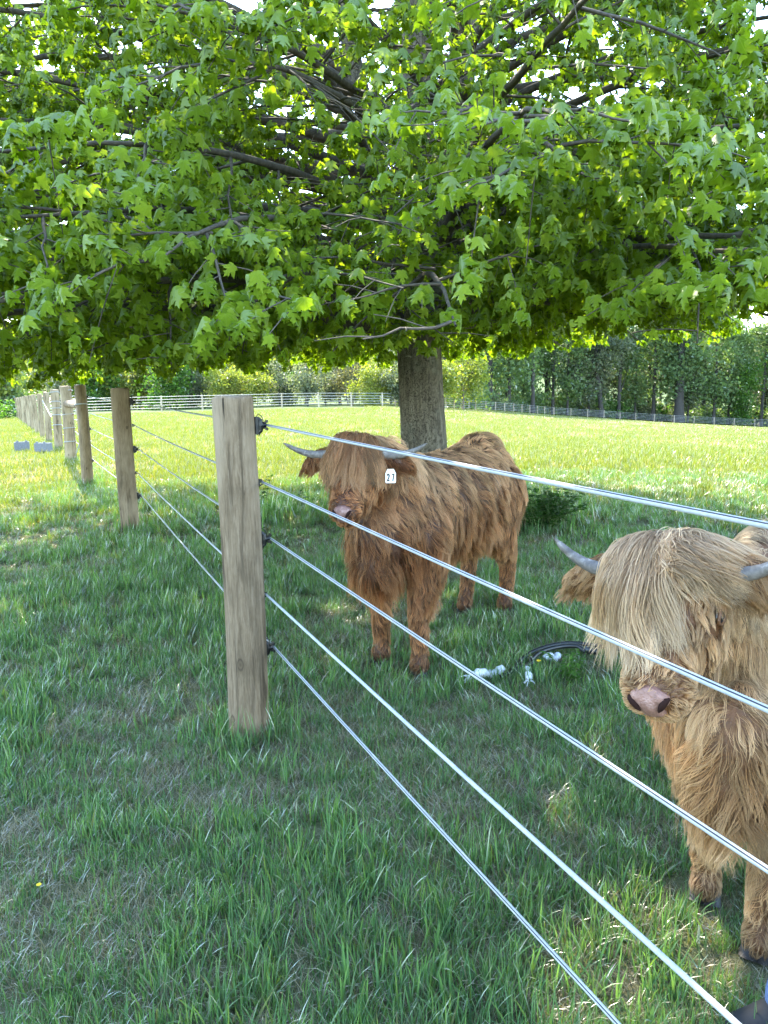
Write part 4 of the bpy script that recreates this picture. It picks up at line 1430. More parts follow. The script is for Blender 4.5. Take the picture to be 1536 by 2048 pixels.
def fieldnoise(x, y, seed, sc):
    rg = np.random.default_rng(seed); v = np.zeros_like(x)
    for k in range(9):
        a = rg.uniform(0, 6.28); f = sc * rg.uniform(.5, 2.2)
        v += np.sin((x * math.cos(a) + y * math.sin(a)) * f + rg.uniform(0, 6.28) + 1.2 * np.sin((y * math.cos(a) - x * math.sin(a)) * f * .7))
    return v / 9 ** .5 * .8

def near_clumps():
    ms = [clump(300 + k, 34, .035, .10, .0036, .055, .50, .14) for k in range(6)]          # 0-5 ordinary
    ms += [clump(320 + k, 22, .05, .125, .0044, .05, .45, .06) for k in range(4)]           # 6-9 lush tufts
    ms += [clump(340 + k, 36, .05, .12, .0020, .075, .9, 1.0, True, 3) for k in range(4)]   # 10-13 dead thatch
    ms += [clump(360 + k, 5, .10, .18, .0055, .05, .30, .0) for k in range(3)]              # 14-16 long single blades
    return ms
NEAR = near_clumps()

def scatter(rmin, rmax, amax, dens, rg):
    area = amax * (rmax ** 2 - rmin ** 2)
    n = int(area * dens)
    r = np.sqrt(rg.uniform(rmin ** 2, rmax ** 2, n)); a = rg.uniform(-amax, amax, n)
    return r * np.sin(a), r * np.cos(a)

gr = np.random.default_rng(3)
xs, ys, vs, ss = [], [], [], []
def add_near(rmin, rmax, amax, dens, scl):
    x, y = scatter(rmin, rmax, amax, dens, gr)
    lush = fieldnoise(x, y, 1, 2.0) + .5 * fieldnoise(x, y, 2, 6.0)
    bare = fieldnoise(x, y, 5, 3.1)
    u = gr.random(len(x))
    v = gr.integers(0, 6, len(x))
    v = np.where((lush > .25) & (u < .55), gr.integers(6, 10, len(x)), v)
    v = np.where((lush < -.2) & (u < .24), gr.integers(10, 14, len(x)), v)
    v = np.where((u > .975), gr.integers(14, 17, len(x)), v)
    v = np.where((u > .82) & (u < .955), gr.integers(10, 14, len(x)), v)
    kp = gr.random(len(x)) < np.clip(.95 + .25 * lush, .85, 1)
    s = gr.uniform(.7, 1.15, len(x)) * (1 + .14 * np.clip(lush, -1, 1)) * scl
    xs.append(x[kp]); ys.append(y[kp]); vs.append(v[kp]); ss.append(s[kp])
add_near(.25, 3.2, 1.15, 640, .88)
add_near(3.2, 6.5, .80, 420, 1.0)
add_near(6.5, 12, .72, 150, 1.1)
# a low layer of dead thatch under everything near by
def add_thatch(rmin, rmax, amax, dens):
    x, y = scatter(rmin, rmax, amax, dens, gr)
    xs.append(x); ys.append(y); vs.append(gr.integers(10, 14, len(x))); ss.append(gr.uniform(.5, .8, len(x)))
add_thatch(.25, 3.5, 1.1, 190)
add_thatch(3.5, 7, .75, 90)
# unmown rings round the posts and the trunk
def ring_tufts(cx, cy, r0, r1, n, scl, kinds):
    a = gr.uniform(0, 6.28, n); r = gr.uniform(r0, r1, n)
    xs.append(cx + r * np.sin(a)); ys.append(cy + r * np.cos(a)); vs.append(gr.choice(kinds, n)); ss.append(gr.uniform(.8, 1.3, n) * scl)
for i in range(1, 6): ring_tufts(P[i].x, P[i].y, .085, .19, 26, 1.1, [6, 7, 8, 9, 14, 15, 16])
ring_tufts(TX, TY, .30, 1.0, 260, 1.7, [6, 7, 8, 9, 14, 15, 16])
ring_tufts(TX + 1.05, TY - .35, .0, .55, 120, 2.0, [6, 8, 14, 15, 16, 11])
ring_tufts(TX - 1.6, TY + .2, .0, .7, 130, 1.7, [6, 8, 14, 15, 16, 11])
# the fence line itself is mown less closely
for k in range(700):
    u = gr.uniform(-.9, 2.6); a_, b_ = P[1], P[2]
    q = a_.lerp(b_, u); xs.append(np.array([q.x + gr.normal(0, .12)])); ys.append(np.array([q.y + gr.normal(0, .12)])); vs.append(np.array([gr.choice([6, 7, 8, 9, 14, 15])])); ss.append(np.array([gr.uniform(.7, 1.25)]))
x = np.concatenate(xs); y = np.concatenate(ys); v = np.concatenate(vs); s = np.concatenate(ss)
for (fx_, fy_) in ((-.0217, 3.78), (.168, 3.611), (.494, 4.62), (.740, 4.60), (.8795, 1.9366), (.925, 1.72)):
    dq = np.hypot(x - fx_, y - fy_); s = np.where(dq < .16, s * np.clip(dq / .16, .55, 1), s)
pos = np.stack([x, y, terrain(x, y) - .004], 1)
rot = np.stack([gr.normal(0, .10, len(x)), gr.normal(0, .10, len(x)), gr.uniform(0, 6.28, len(x))], 1)
g1 = instancer('grass', NEAR, pos, rot, s, v)
tag(g1, 'pasture grass with dead thatch in the shade of the maple', 'grass')
print('near grass', len(x))

# the open field in the sun
M_FIELD = leaf_mat('field_grass_blade', [(0.0, (.062, .098, .018)), (0.30, (.098, .140, .026)), (0.55, (.140, .175, .038)), (0.68, (.17, .19, .05)), (0.76, (.24, .20, .10)), (1.0, (.38, .31, .17))], (1.7, 1.6, .6), gloss=0.02, attr='tint', tw=.42, rough=.45)
FAR = [clump(400 + k, 30, .06, .15, .010, .13, .42, .10, seg=2) for k in range(5)] + [clump(420 + k, 30, .05, .12, .007, .16, .9, .95, True, 2) for k in range(2)]
for m_ in FAR: m_.materials[0] = M_FIELD
xs, ys, vs, ss = [], [], [], []
for rmin, rmax, amax, dens, scl in ((7.5, 13, .70, 60, .95), (13, 22, .66, 46, 1.1), (22, 38, .62, 22, 1.35), (38, 62, .60, 10, 1.8), (62, 125, .60, 3.6, 2.3)):
    x, y = scatter(rmin, rmax, amax, dens, gr)
    if rmin == 62:
        kp = (np.arctan2(x, y) > -.02); x, y = x[kp], y[kp]
    if rmin < 8:
        kp = gr.random(len(x)) < (np.hypot(x, y) - 7.5) / 5.5; x, y = x[kp], y[kp]
    lush = fieldnoise(x, y, 1, 1.2) + .6 * fieldnoise(x, y, 12, .35)
    vv = gr.integers(0, 5, len(x))
    vv = np.where((gr.random(len(x)) < np.clip(.10 - .35 * lush, .03, .55)), gr.integers(5, 7, len(x)), vv)
    xs.append(x); ys.append(y); vs.append(vv); ss.append(gr.uniform(.75, 1.2, len(x)) * scl)
x = np.concatenate(xs); y = np.concatenate(ys); v = np.concatenate(vs); s = np.concatenate(ss)
pos = np.stack([x, y, terrain(x, y) - .006], 1)
rot = np.stack([gr.normal(0, .08, len(x)), gr.normal(0, .08, len(x)), gr.uniform(0, 6.28, len(x))], 1)
sc3 = np.stack([s, s, np.clip(s, .9, 1.45)], 1)
g2 = instancer('field_grass', FAR, pos, rot, sc3, v)
tag(g2, 'sunlit mown grass of the open field', 'grass')
print('field grass', len(x))

# ================================================================== FAR FENCE
M_RAIL = simple('white_rail', (.36, .36, .345), .5)
M_FPOST = wood_material('far_post_wood', ((.26, .20, .13), (.42, .33, .23), (.52, .43, .32)), knots=False)
ff = empty('field_fence', (0, 0, 0))
tag(ff, 'far white five rail fence on wooden posts along the back of the field', 'fence')
path = [gp(60, 832), gp(350, 822), gp(611, 815), gp(765, 813), Vector((13.05, 108, 0)), Vector((29, 134, 0)), Vector((47, 141, 0)), Vector((66, 139, 0)), Vector((86, 130, 0))]
path = [Vector((p.x, p.y)) for p in path]
def along_path(step):
    out = [path[0]]; left = step
    for a, b in zip(path[:-1], path[1:]):
        d = (b - a).length; u = left
        while u < d:
            out.append(a.lerp(b, u / d)); u += step
        left = u - d
    return out
fpts = along_path(3.5)
pm = post_mesh(.075, 1.34, 77, 10); pm.materials.append(M_FPOST)
fz = []
for p in fpts:
    z = tz(p.x, p.y); fz.append(Vector((p.x, p.y, z)))
    o = link('post', pm, None, ff, (p.x, p.y, z), smooth=True); o.rotation_euler = (random.uniform(-.02, .02), random.uniform(-.02, .02), random.uniform(0, 6))
for h in (.30, .54, .78, 1.02, 1.27):
    MB().tube([p + Vector((0, -.09, h)) for p in fz], .019, 6).build('rail', M_RAIL, ff)

# ================================================================== WOODS AND SHRUBS
def crown_leaf(name, stops, trans): return leaf_mat(name, stops, trans, gloss=.02, attr='tint', tw=.5, rough=.5)
ML_WOOD = crown_leaf('woodland_leaf', [(0, (.075, .12, .06)), (.5, (.13, .19, .085)), (1, (.19, .25, .11))], (1.4, 1.6, .6))
ML_YEL = crown_leaf('spring_yellow_leaf', [(0, (.10, .14, .025)), (.5, (.19, .23, .045)), (1, (.30, .31, .09))], (1.6, 1.6, .6))
ML_OLIVE = crown_leaf('olive_leaf', [(0, (.09, .10, .04)), (.5, (.17, .17, .08)), (1, (.27, .25, .14))], (1.3, 1.3, .7))
ML_GREY = crown_leaf('grey_green_leaf', [(0, (.07, .09, .06)), (.5, (.13, .15, .09)), (1, (.21, .23, .14))], (1.3, 1.4, .8))
ML_MID = crown_leaf('mid_green_leaf', [(0, (.035, .085, .015)), (.5, (.06, .13, .022)), (1, (.10, .18, .035))], (1.5, 1.7, .6))
M_TRUNK = simple('woodland_bark', (.045, .039, .034), .9, .4, 9)
M_TRUNKP = simple('pale_bark', (.20, .165, .135), .9, .3, 9)

def crown_mesh(seed, blobs, n, leaf, hole=.0):
    """leaf sprays scattered through the volume of a crown made of uneven lobes"""
    rg = np.random.default_rng(seed)
    B = np.array(blobs, float)          # x y z r
    pr = B[:, 3] ** 2.2; pr /= pr.sum()
    bi = rg.choice(len(B), n, p=pr)
    d = nrm(rg.normal(0, 1, (n, 3)))
    rad = B[bi, 3] * rg.uniform(.35, 1.05, n) ** .6
    # finer sub-clusters
    ncl = max(10, n // 26)
    P_ = B[bi, :3] + d * rad[:, None] * np.array([1, 1, .85])
    ci = rg.choice(n, ncl, replace=False)
    own = rg.integers(0, ncl, n)
    P_ = P_[ci][own] + rg.normal(0, 1, (n, 3)) * leaf * 1.9 * rg.uniform(.5, 1.3, ncl)[own][:, None]
    s = leaf * rg.uniform(.55, 1.25, n)
    nn = nrm(rg.normal(0, 1, (n, 3)) + np.array([0, 0, .7]))
    t = nrm(np.cross(nn, rg.normal(0, 1, (n, 3)))); b = np.cross(nn, t)
    w_ = rg.uniform(.30, .55, n)
    V = np.stack([P_ - t * s[:, None] * .5, P_ - b * (s * w_)[:, None] - nn * (s * .12)[:, None], P_ + t * s[:, None] * .55, P_ + b * (s * w_)[:, None] - nn * (s * .12)[:, None]], 1)
    F = np.arange(n * 4).reshape(n, 4)
    F = np.concatenate([F[:, [0, 1, 2]], F[:, [0, 2, 3]]])
    me = np_mesh('crown', V.reshape(-1, 3), F)
    tn = np.clip(rg.normal(.5, .17, ncl)[own] + rg.normal(0, .12, n), 0, .9)
    a = me.attributes.new('tint', 'FLOAT', 'POINT'); 
    vals = np.repeat(tn, 4).astype(np.float32)
    if len(me.vertices) == len(vals): a.data.foreach_set('value', vals)
    return me

def make_tree(name, label, cat, group, seed, h, base, r, n, leaf, ml, mt, tr=.16, lean=0.0, multi=1, limbs=7, layers=4):
    rg = np.random.default_rng(seed)
    root = empty(name)
    tag(root, label, cat, group)
    blobs = []
    for k in range(layers * 4):
        u = rg.uniform(0, 1); z = base + (h - base) * (.08 + .84 * u)
        w_ = r * (.45 + .75 * math.sin(math.pi * min(.98, u * .85 + .12))) * rg.uniform(.15, .85)
        a = rg.uniform(0, 6.28)
        blobs.append((w_ * math.cos(a), w_ * math.sin(a), z, r * rg.uniform(.22, .46)))
    mb = MB()
    for q in range(multi):
        a0 = rg.uniform(0, 6.28); off = 0 if multi == 1 else r * .25
        px, py = off * math.cos(a0) * .4, off * math.sin(a0) * .4
        pts, rr = [], []
        for k in range(9):
            u = k / 8
            pts.append((px + lean * u * h * .5 + off * math.cos(a0) * u * 2 + rg.normal(0, .05) * h * .06 * u, py + off * math.sin(a0) * u * 2 + rg.normal(0, .05) * h * .06 * u, -.3 + u * h * .86))
            rr.append(tr * (1.25 - u) ** .8 * (1.35 if k == 0 else 1))
        mb.tube(pts, rr, 8)
        for l in range(limbs):
            u = rg.uniform(.25, .9); i = int(u * 8); s_ = Vector(pts[i])
            b = blobs[rg.integers(len(blobs))]
            e = Vector(b[:3]); e = s_ + (e - s_) * .9
            m_ = (s_ + e) / 2 + Vector((0, 0, -.06 * h * .3))
            mb.tube([s_, m_, e], [rr[i] * .5, rr[i] * .32, rr[i] * .12], 5)
    mb.build('trunk', mt, root)
    cm = crown_mesh(seed, blobs, n, leaf)
    link('crown', cm, ml, root)
    return root

def place(o, x, y, s=1.0, rz=0.0, sink=.1):
    o.location = (x, y, tz(x, y) - sink); o.scale = (s, s, s * random.uniform(.94, 1.06)); o.rotation_euler = (0, 0, rz)

def at_depth(px, zc):
    d = ray(px, 820); h_ = Vector((d.x, d.y)); k = zc / d.y
    return h_.x * k, h_.y * k

GW = 'woodland trees behind the far right fence'
woods = [
    make_tree('woodland_tree', 'dark leafy woodland tree on a slim trunk behind the far right fence', 'tree', GW, 501, 21, 3.0, 4.2, 3600, .60, ML_WOOD, M_TRUNK, .24, .02),
    make_tree('woodland_tree', 'tall woodland tree with a bare dark trunk behind the far right fence', 'tree', GW, 502, 24, 8.0, 4.6, 3200, .60, ML_WOOD, M_TRUNK, .34, -.02, limbs=10),
    make_tree('woodland_tree', 'grey green woodland tree behind the far right fence', 'tree', GW, 503, 18, 2.0, 4.0, 3200, .52, ML_GREY, M_TRUNK, .20, .03),
    make_tree('woodland_tree', 'mid green bushy woodland tree behind the far right fence', 'tree', GW, 504, 15, 1.0, 3.6, 3000, .50, ML_MID, M_TRUNK, .18, 0),
]
ORD = 'first second third fourth fifth sixth seventh eighth ninth tenth eleventh twelfth thirteenth fourteenth fifteenth sixteenth seventeenth eighteenth nineteenth twentieth'.split()
KIND = ['dark leafy tree', 'tall bare trunked tree', 'grey green tree', 'mid green bushy tree']
wr = random.Random(4)
def fence_y(px):
    return min(((p.x, p.y) for p in fpts), key=lambda q: abs(float(proj(np.array([[q[0], q[1], -5]]))[0][0]) - px))[1]
used = [False] * 4
cnt = [0] * 4
nn = 20
for i in range(nn):
    px = 915 + (1600 - 915) * (i + wr.uniform(-.3, .3)) / (nn - 1)
    x_, y_ = at_depth(px, fence_y(px) + 5 + wr.uniform(-2, 2) + (6 if px < 1000 else 0))
    ty = wr.choice([0, 0, 1, 1, 2, 3])
    o = copy_tree(woods[ty]) if used[ty] else woods[ty]
    used[ty] = True
    o['label'] = '%s behind the far right fence, %s such from the maple' % (KIND[ty], ORD[cnt[ty]])
    cnt[ty] += 1
    place(o, x_, y_, wr.uniform(.8, 1.15), wr.uniform(0, 6.28))
# the depth of the wood behind the first row: one mass of trunks and leaves
deep = []
for k in range(4):
    src = woods[k]; tr_ = [c for c in src.children if c.name.startswith('trunk')][0]; cr_ = [c for c in src.children if c.name.startswith('crown')][0]
    bm = bmesh.new(); bm.from_mesh(tr_.data); nf = len(bm.faces); bm.from_mesh(cr_.data); bm.faces.ensure_lookup_table()
    for f in bm.faces[nf:]: f.material_index = 1
    me = bpy.data.meshes.new('wood_tree'); bm.to_mesh(me); bm.free()
    me.materials.append(M_TRUNK); me.materials.append(cr_.data.materials[0]); deep.append(me)
dp, dv, ds_ = [], [], []
for row, (off, px0, px1, nn) in enumerate(((17, 900, 1620, 15), (34, 890, 1640, 15))):
    for i in range(nn):
        px = px0 + (px1 - px0) * (i + wr.uniform(-.3, .3)) / (nn - 1)
        x_, y_ = at_depth(px, fence_y(px) + off + wr.uniform(-2, 2) + (6 if px < 1000 else 0))
        dp.append((x_, y_, tz(x_, y_) - .1)); dv.append(wr.choice([0, 1, 1, 2])); ds_.append(wr.uniform(.8, 1.15))
u_ = instancer('woodland', deep, np.array(dp), np.array([(0, 0, wr.uniform(0, 6.28)) for _ in dp]), np.array(ds_), dv)
tag(u_, 'depth of the wood behind the first row of trees on the right', 'wood')
# the one heavy dark trunk that stands out of the wood
big = make_tree('woodland_tree', 'thickest dark double trunk standing out of the wood on the right', 'tree', GW, 511, 25, 9, 4.5, 3600, .62, ML_WOOD, M_TRUNK, .85, 0, multi=1, limbs=8)
x_, y_ = at_depth(1358, 142); place(big, x_, y_)
ln_ = make_tree('woodland_tree', 'leaning woodland trunk to the left of the thick dark one', 'tree', GW, 512, 20, 8, 4, 3000, .6, ML_GREY, M_TRUNK, .42, -.22)
x_, y_ = at_depth(1205, 142); place(ln_, x_, y_)

# understorey along the edge of the wood
def bush_mesh(seed, r, h, n, leaf):
    rg = np.random.default_rng(seed)
    bl = [(rg.normal(0, r * .45), rg.normal(0, r * .45), rg.uniform(.25, .75) * h, r * rg.uniform(.3, .55)) for _ in range(9)]
    me = crown_mesh(seed, bl, n, leaf); return me
ub = [bush_mesh(520 + k, 1.8, 2.6, 900, .42) for k in range(3)]
for q, m_ in zip(ub, (ML_WOOD, ML_MID, ML_GREY)): q.materials.append(m_)
us, uv, uw = [], [], []
for i in range(120):
    px = wr.uniform(880, 1660)
    fy = fence_y(px)
    x_, y_ = at_depth(px, fy + wr.uniform(7, 30))
    us.append((x_, y_, tz(x_, y_) - .2)); uv.append(wr.choice([0, 0, 0, 1, 2])); uw.append(wr.uniform(.6, 1.5))
u_ = instancer('undergrowth', ub, np.array(us), np.array([(0, 0, wr.uniform(0, 6.28)) for _ in us]), np.array(uw), uv)
tag(u_, 'dark undergrowth along the foot of the wood', 'undergrowth')

# shrubs and small trees behind the far fence, left of the maple trunk
GS = 'shrubs and small trees behind the far fence'
sh = [
    make_tree('shrub', 'yellow green shrub in full sun behind the far fence', 'shrub', GS, 531, 5.2, .2, 2.2, 3600, .30, ML_YEL, M_TRUNK, .06, 0, 4, 4),
    make_tree('shrub', 'fresh green shrub behind the far fence', 'shrub', GS, 532, 4.6, .2, 2.0, 3400, .30, ML_MID, M_TRUNK, .06, 0, 4, 4),
    make_tree('shrub', 'thin olive brown shrub behind the far fence', 'shrub', GS, 533, 6.0, .4, 2.0, 2300, .26, ML_OLIVE, M_TRUNKP, .07, 0, 5, 6),
    make_tree('small_tree', 'yellow green young tree on a pale trunk behind the far fence', 'tree', GS, 534, 8.0, 1.6, 2.5, 3600, .34, ML_YEL, M_TRUNKP, .10, 0, 1, 8),
    make_tree('small_tree', 'grey green small tree behind the far fence', 'tree', GS, 535, 9.0, 1.0, 2.8, 3600, .34, ML_GREY, M_TRUNK, .12, 0, 1, 8),
]
SK = ['yellow green shrub', 'fresh green shrub', 'thin olive brown shrub', 'young tree on a pale trunk', 'grey green small tree']
us_ = [False] * 5; cn = [0] * 5
for i in range(20):
    px = 130 + (800 - 130) * (i + wr.uniform(-.25, .25)) / 19
    ty = wr.choice([0, 0, 1, 2, 3, 4]); x_, y_ = at_depth(px, wr.uniform(76, 84))
    o = copy_tree(sh[ty]) if us_[ty] else sh[ty]; us_[ty] = True
    o['label'] = '%s behind the far fence, %s such from the left' % (SK[ty], ORD[cn[ty]]); cn[ty] += 1
    place(o, x_, y_, wr.uniform(.65, 1.1) * (.75 if ty > 2 else 1), wr.uniform(0, 6.28))
for k in range(5):
    if not us_[k]: x_, y_ = at_depth(640 + 40 * k, 80); place(sh[k], x_, y_, .8)
for px, zc in ((386, 82), (756, 86)):
    o = make_tree('small_tree', 'dark bare trunk among the shrubs behind the %s' % ('nearest fence post' if px < 500 else 'far fence, just left of the maple trunk'), 'tree', GS, int(540 + px), 9, 4.5, 2.2, 1500, .34, ML_OLIVE, M_TRUNK, .20)
    x_, y_ = at_depth(px, zc); place(o, x_, y_)
# taller trees closing the view behind them read as one mass
def merged(root):
    tr_ = [c for c in root.children if c.name.startswith('trunk')][0]; cr_ = [c for c in root.children if c.name.startswith('crown')][0]
    bm = bmesh.new(); bm.from_mesh(tr_.data); nf = len(bm.faces); bm.from_mesh(cr_.data); bm.faces.ensure_lookup_table()
    for f in bm.faces[nf:]: f.material_index = 1
    me = bpy.data.meshes.new('wood_tree'); bm.to_mesh(me); bm.free()
    me.materials.append(tr_.data.materials[0]); me.materials.append(cr_.data.materials[0]); return me
tt = [make_tree('background_tree', '', '', None, 551, 17, 2, 5, 3400, .75, ML_GREY, M_TRUNK, .25), make_tree('background_tree', '', '', None, 552, 15, 1.5, 4.6, 3400, .75, ML_YEL, M_TRUNK, .25)]
tm = [merged(q) for q in tt] + [merged(sh[3]), merged(sh[4])]
for q in tt:
    for c in list(q.children): bpy.data.objects.remove(c)
    bpy.data.objects.remove(q)
bp, bv, bs_ = [], [], []
for i in range(18):
    px = 120 + (960 - 120) * (i + wr.uniform(-.3, .3)) / 17
    x_, y_ = at_depth(px, wr.uniform(125, 165)); bp.append((x_, y_, tz(x_, y_) - .1)); bv.append(i % 2); bs_.append(wr.uniform(.8, 1.2))
for i in range(15):
    px = 60 + (920 - 60) * (i + wr.uniform(-.25, .25)) / 14
    x_, y_ = at_depth(px, wr.uniform(90, 104)); bp.append((x_, y_, tz(x_, y_) - .1)); bv.append(wr.choice([2, 2, 3])); bs_.append(wr.uniform(.9, 1.4))
u_ = instancer('woods', tm, np.array(bp), np.array([(0, 0, wr.uniform(0, 6.28)) for _ in bp]), np.array(bs_), bv)
tag(u_, 'spring green trees behind the shrubs, left of the maple trunk', 'wood')
# far left: a yellow green tree, a dark rounded shrub, the wood beyond the hayfield
o = make_tree('small_tree', 'bright yellow green tree at the far left edge beyond the fence posts', 'tree', None, 561, 8.5, .4, 2.3, 4200, .34, ML_YEL, M_TRUNK, .14)
x_, y_ = at_depth(-22, 62); place(o, x_, y_)
o = make_tree('shrub', 'dark green rounded shrub at the far end of the fence line', 'shrub', None, 562, 3.6, .1, 2.4, 4200, .26, ML_WOOD, M_TRUNK, .06, 0, 4, 3)
x_, y_ = at_depth(20, 62); place(o, x_, y_)
o = make_tree('shrub', 'low pale green shrub in front of the dark rounded one at the far left', 'shrub', None, 563, 1.5, .1, 1.3, 1500, .18, ML_MID, M_TRUNK, .03, 0, 3, 3)
x_, y_ = at_depth(-10, 52); place(o, x_, y_)
tl = [crown_mesh(570 + k, [(np.random.default_rng(570 + k + j).normal(0, 3), 0, 2 + 1.7 * j, 3.4) for j in range(6)], 900, 1.3) for k in range(2)]
tl[0].materials.append(ML_GREY); tl[1].materials.append(ML_YEL)
us = []
for i in range(300):
    a = wr.uniform(-.95, .75); r_ = wr.uniform(430, 470)
    us.append((r_ * math.sin(a), r_ * math.cos(a), tz(r_ * math.sin(a), r_ * math.cos(a)) - .5))
u_ = instancer('treeline', tl, np.array(us), np.array([(0, 0, wr.uniform(0, 6.28)) for _ in us]), np.array([wr.uniform(.9, 1.7) for _ in us]), [wr.randrange(2) for _ in us])
tag(u_, 'grey green wood beyond the hayfield', 'wood')

# ================================================================== THINGS IN THE GRASS
M_CONC = simple('grey_concrete', (.17, .18, .20), .9, .25, 60)
def cinder_block(p, rz, label):
    mb = MB(); Lx, Wy, Hz, t = .33, .20, .20, .034
    M3 = Matrix.Rotation(rz, 3, 'Z')
    def bx(x, y, sx, sy, h=Hz): mb.box(M3 @ Vector((x, y, h / 2)), (sx, sy, h), M3)
    bx(0, Wy / 2 - t / 2, Lx, t); bx(0, -Wy / 2 + t / 2, Lx, t)
    for x, hh in ((-Lx / 2 + t / 2, .97), (0, .6), (Lx / 2 - t / 2, .97)): bx(x, 0, t, Wy - 2 * t - .002, Hz * hh)
    for x in (-.09, .10): bx(x, -Wy / 2 + t / 2 - .001, .05, t * .8, Hz + .035)
    o = mb.build('concrete_block', M_CONC, None, smooth=False); o.location = (p.x, p.y, tz(p.x, p.y) + .05)
    tag(o, label, 'block', 'concrete blocks in the grass by the fence')
b1 = gp(45, 905); b2 = gp(88, 908)
cinder_block(b1, .45, 'grey hollow concrete block in the grass, the one farther from the fence posts')
cinder_block(b2, -.25, 'grey hollow concrete block in the grass, the one nearer the fence posts')

M_HOSE = simple('black_rubber_hose', (.008, .009, .010), .32, spec=.6)
M_ROPE = simple('white_rope', (.55, .58, .60), .85, .25, 120)
def gpu(px, py, h): 
    p = gp(px, py); return Vector((p.x, p.y, p.z + h))
def smooth_pts(pts, n=40):
    out = []
    m = len(pts)
    for k in range(n + 1):
        t = k / n * (m - 1); i = min(int(t), m - 2); u = t - i
        p0, p1, p2, p3 = pts[max(i - 1, 0)], pts[i], pts[i + 1], pts[min(i + 2, m - 1)]
        out.append(.5 * ((2 * p1) + (p2 - p0) * u + (2 * p0 - 5 * p1 + 4 * p2 - p3) * u * u + (-p0 + 3 * p1 - 3 * p2 + p3) * u ** 3))
    return out
hose = empty('garden_hose', gpu(1100, 1320, 0))
tag(hose, 'loop of black rubber hose lying in the grass between the two cattle', 'hose')
hl = hose.location.copy()
for pts in ([(1025, 1352, .03), (1050, 1332, .05), (1085, 1318, .06), (1135, 1310, .065), (1190, 1313, .06), (1250, 1318, .05), (1320, 1322, .04)],
            [(1052, 1345, .03), (1075, 1330, .06), (1110, 1321, .07), (1150, 1318, .07), (1170, 1322, .05)],
            [(1000, 1362, .02), (1035, 1350, .03), (1062, 1346, .05), (1058, 1338, .06)]):
    pp = smooth_pts([gpu(*q) - hl for q in pts])
    MB().tube(pp, .0125, 10).build('hose_run', M_HOSE, hose)
e = gpu(1170, 1320, .055) - hl
MB().tube([e, e + Vector((.03, -.01, .0)), e + Vector((.06, -.015, -.005))], [.018, .02, .017], 12).build('coupling', M_HOSE, hose)

def rope_piece(px0, py0, px1, py1, r, label, fray, name='rope_piece'):
    a = gpu(px0, py0, .035); b = gpu(px1, py1, .035); root = empty(name, a)
    tag(root, label, 'rope', 'white rope pieces in the grass')
    d = b - a; n = 26; pts, rr = [], []
    rg = random.Random(px0)
    for k in range(n):
        u = k / (n - 1)
        pts.append(d * u + Vector((0, 0, .012 * math.sin(u * 7)))); rr.append(r * (1 + .13 * math.sin(u * 38) + rg.uniform(-.06, .06)) * (.55 if abs(u - .52) < .03 else 1) * (.8 if k in (0, n - 1) else 1))
    MB().tube(pts, rr, 12).build('rope_strand', M_ROPE, root)
    mb = MB()
    for k in range(fray):
        v = Vector((-d.x, -d.y, 0)).normalized() * rg.uniform(.02, .055) + Vector((rg.uniform(-.03, .03), rg.uniform(-.03, .03), rg.uniform(-.03, .015)))
        mb.tube([Vector((0, 0, rg.uniform(-.01, .01))), v * .6 + Vector((0, 0, .006)), v], [.004, .0035, .002], 5)
    if fray: mb.build('frayed_end', M_ROPE, root)
rope_piece(944, 1368, 1006, 1352, .021, 'thick white rope piece with a frayed end, nearest the reddish cow', 14)
rope_piece(1058, 1374, 1054, 1352, .017, 'short white rope stub in front of the black hose', 5)
rope_piece(1090, 1331, 1118, 1323, .018, 'white rope piece lying against the black hose', 0)

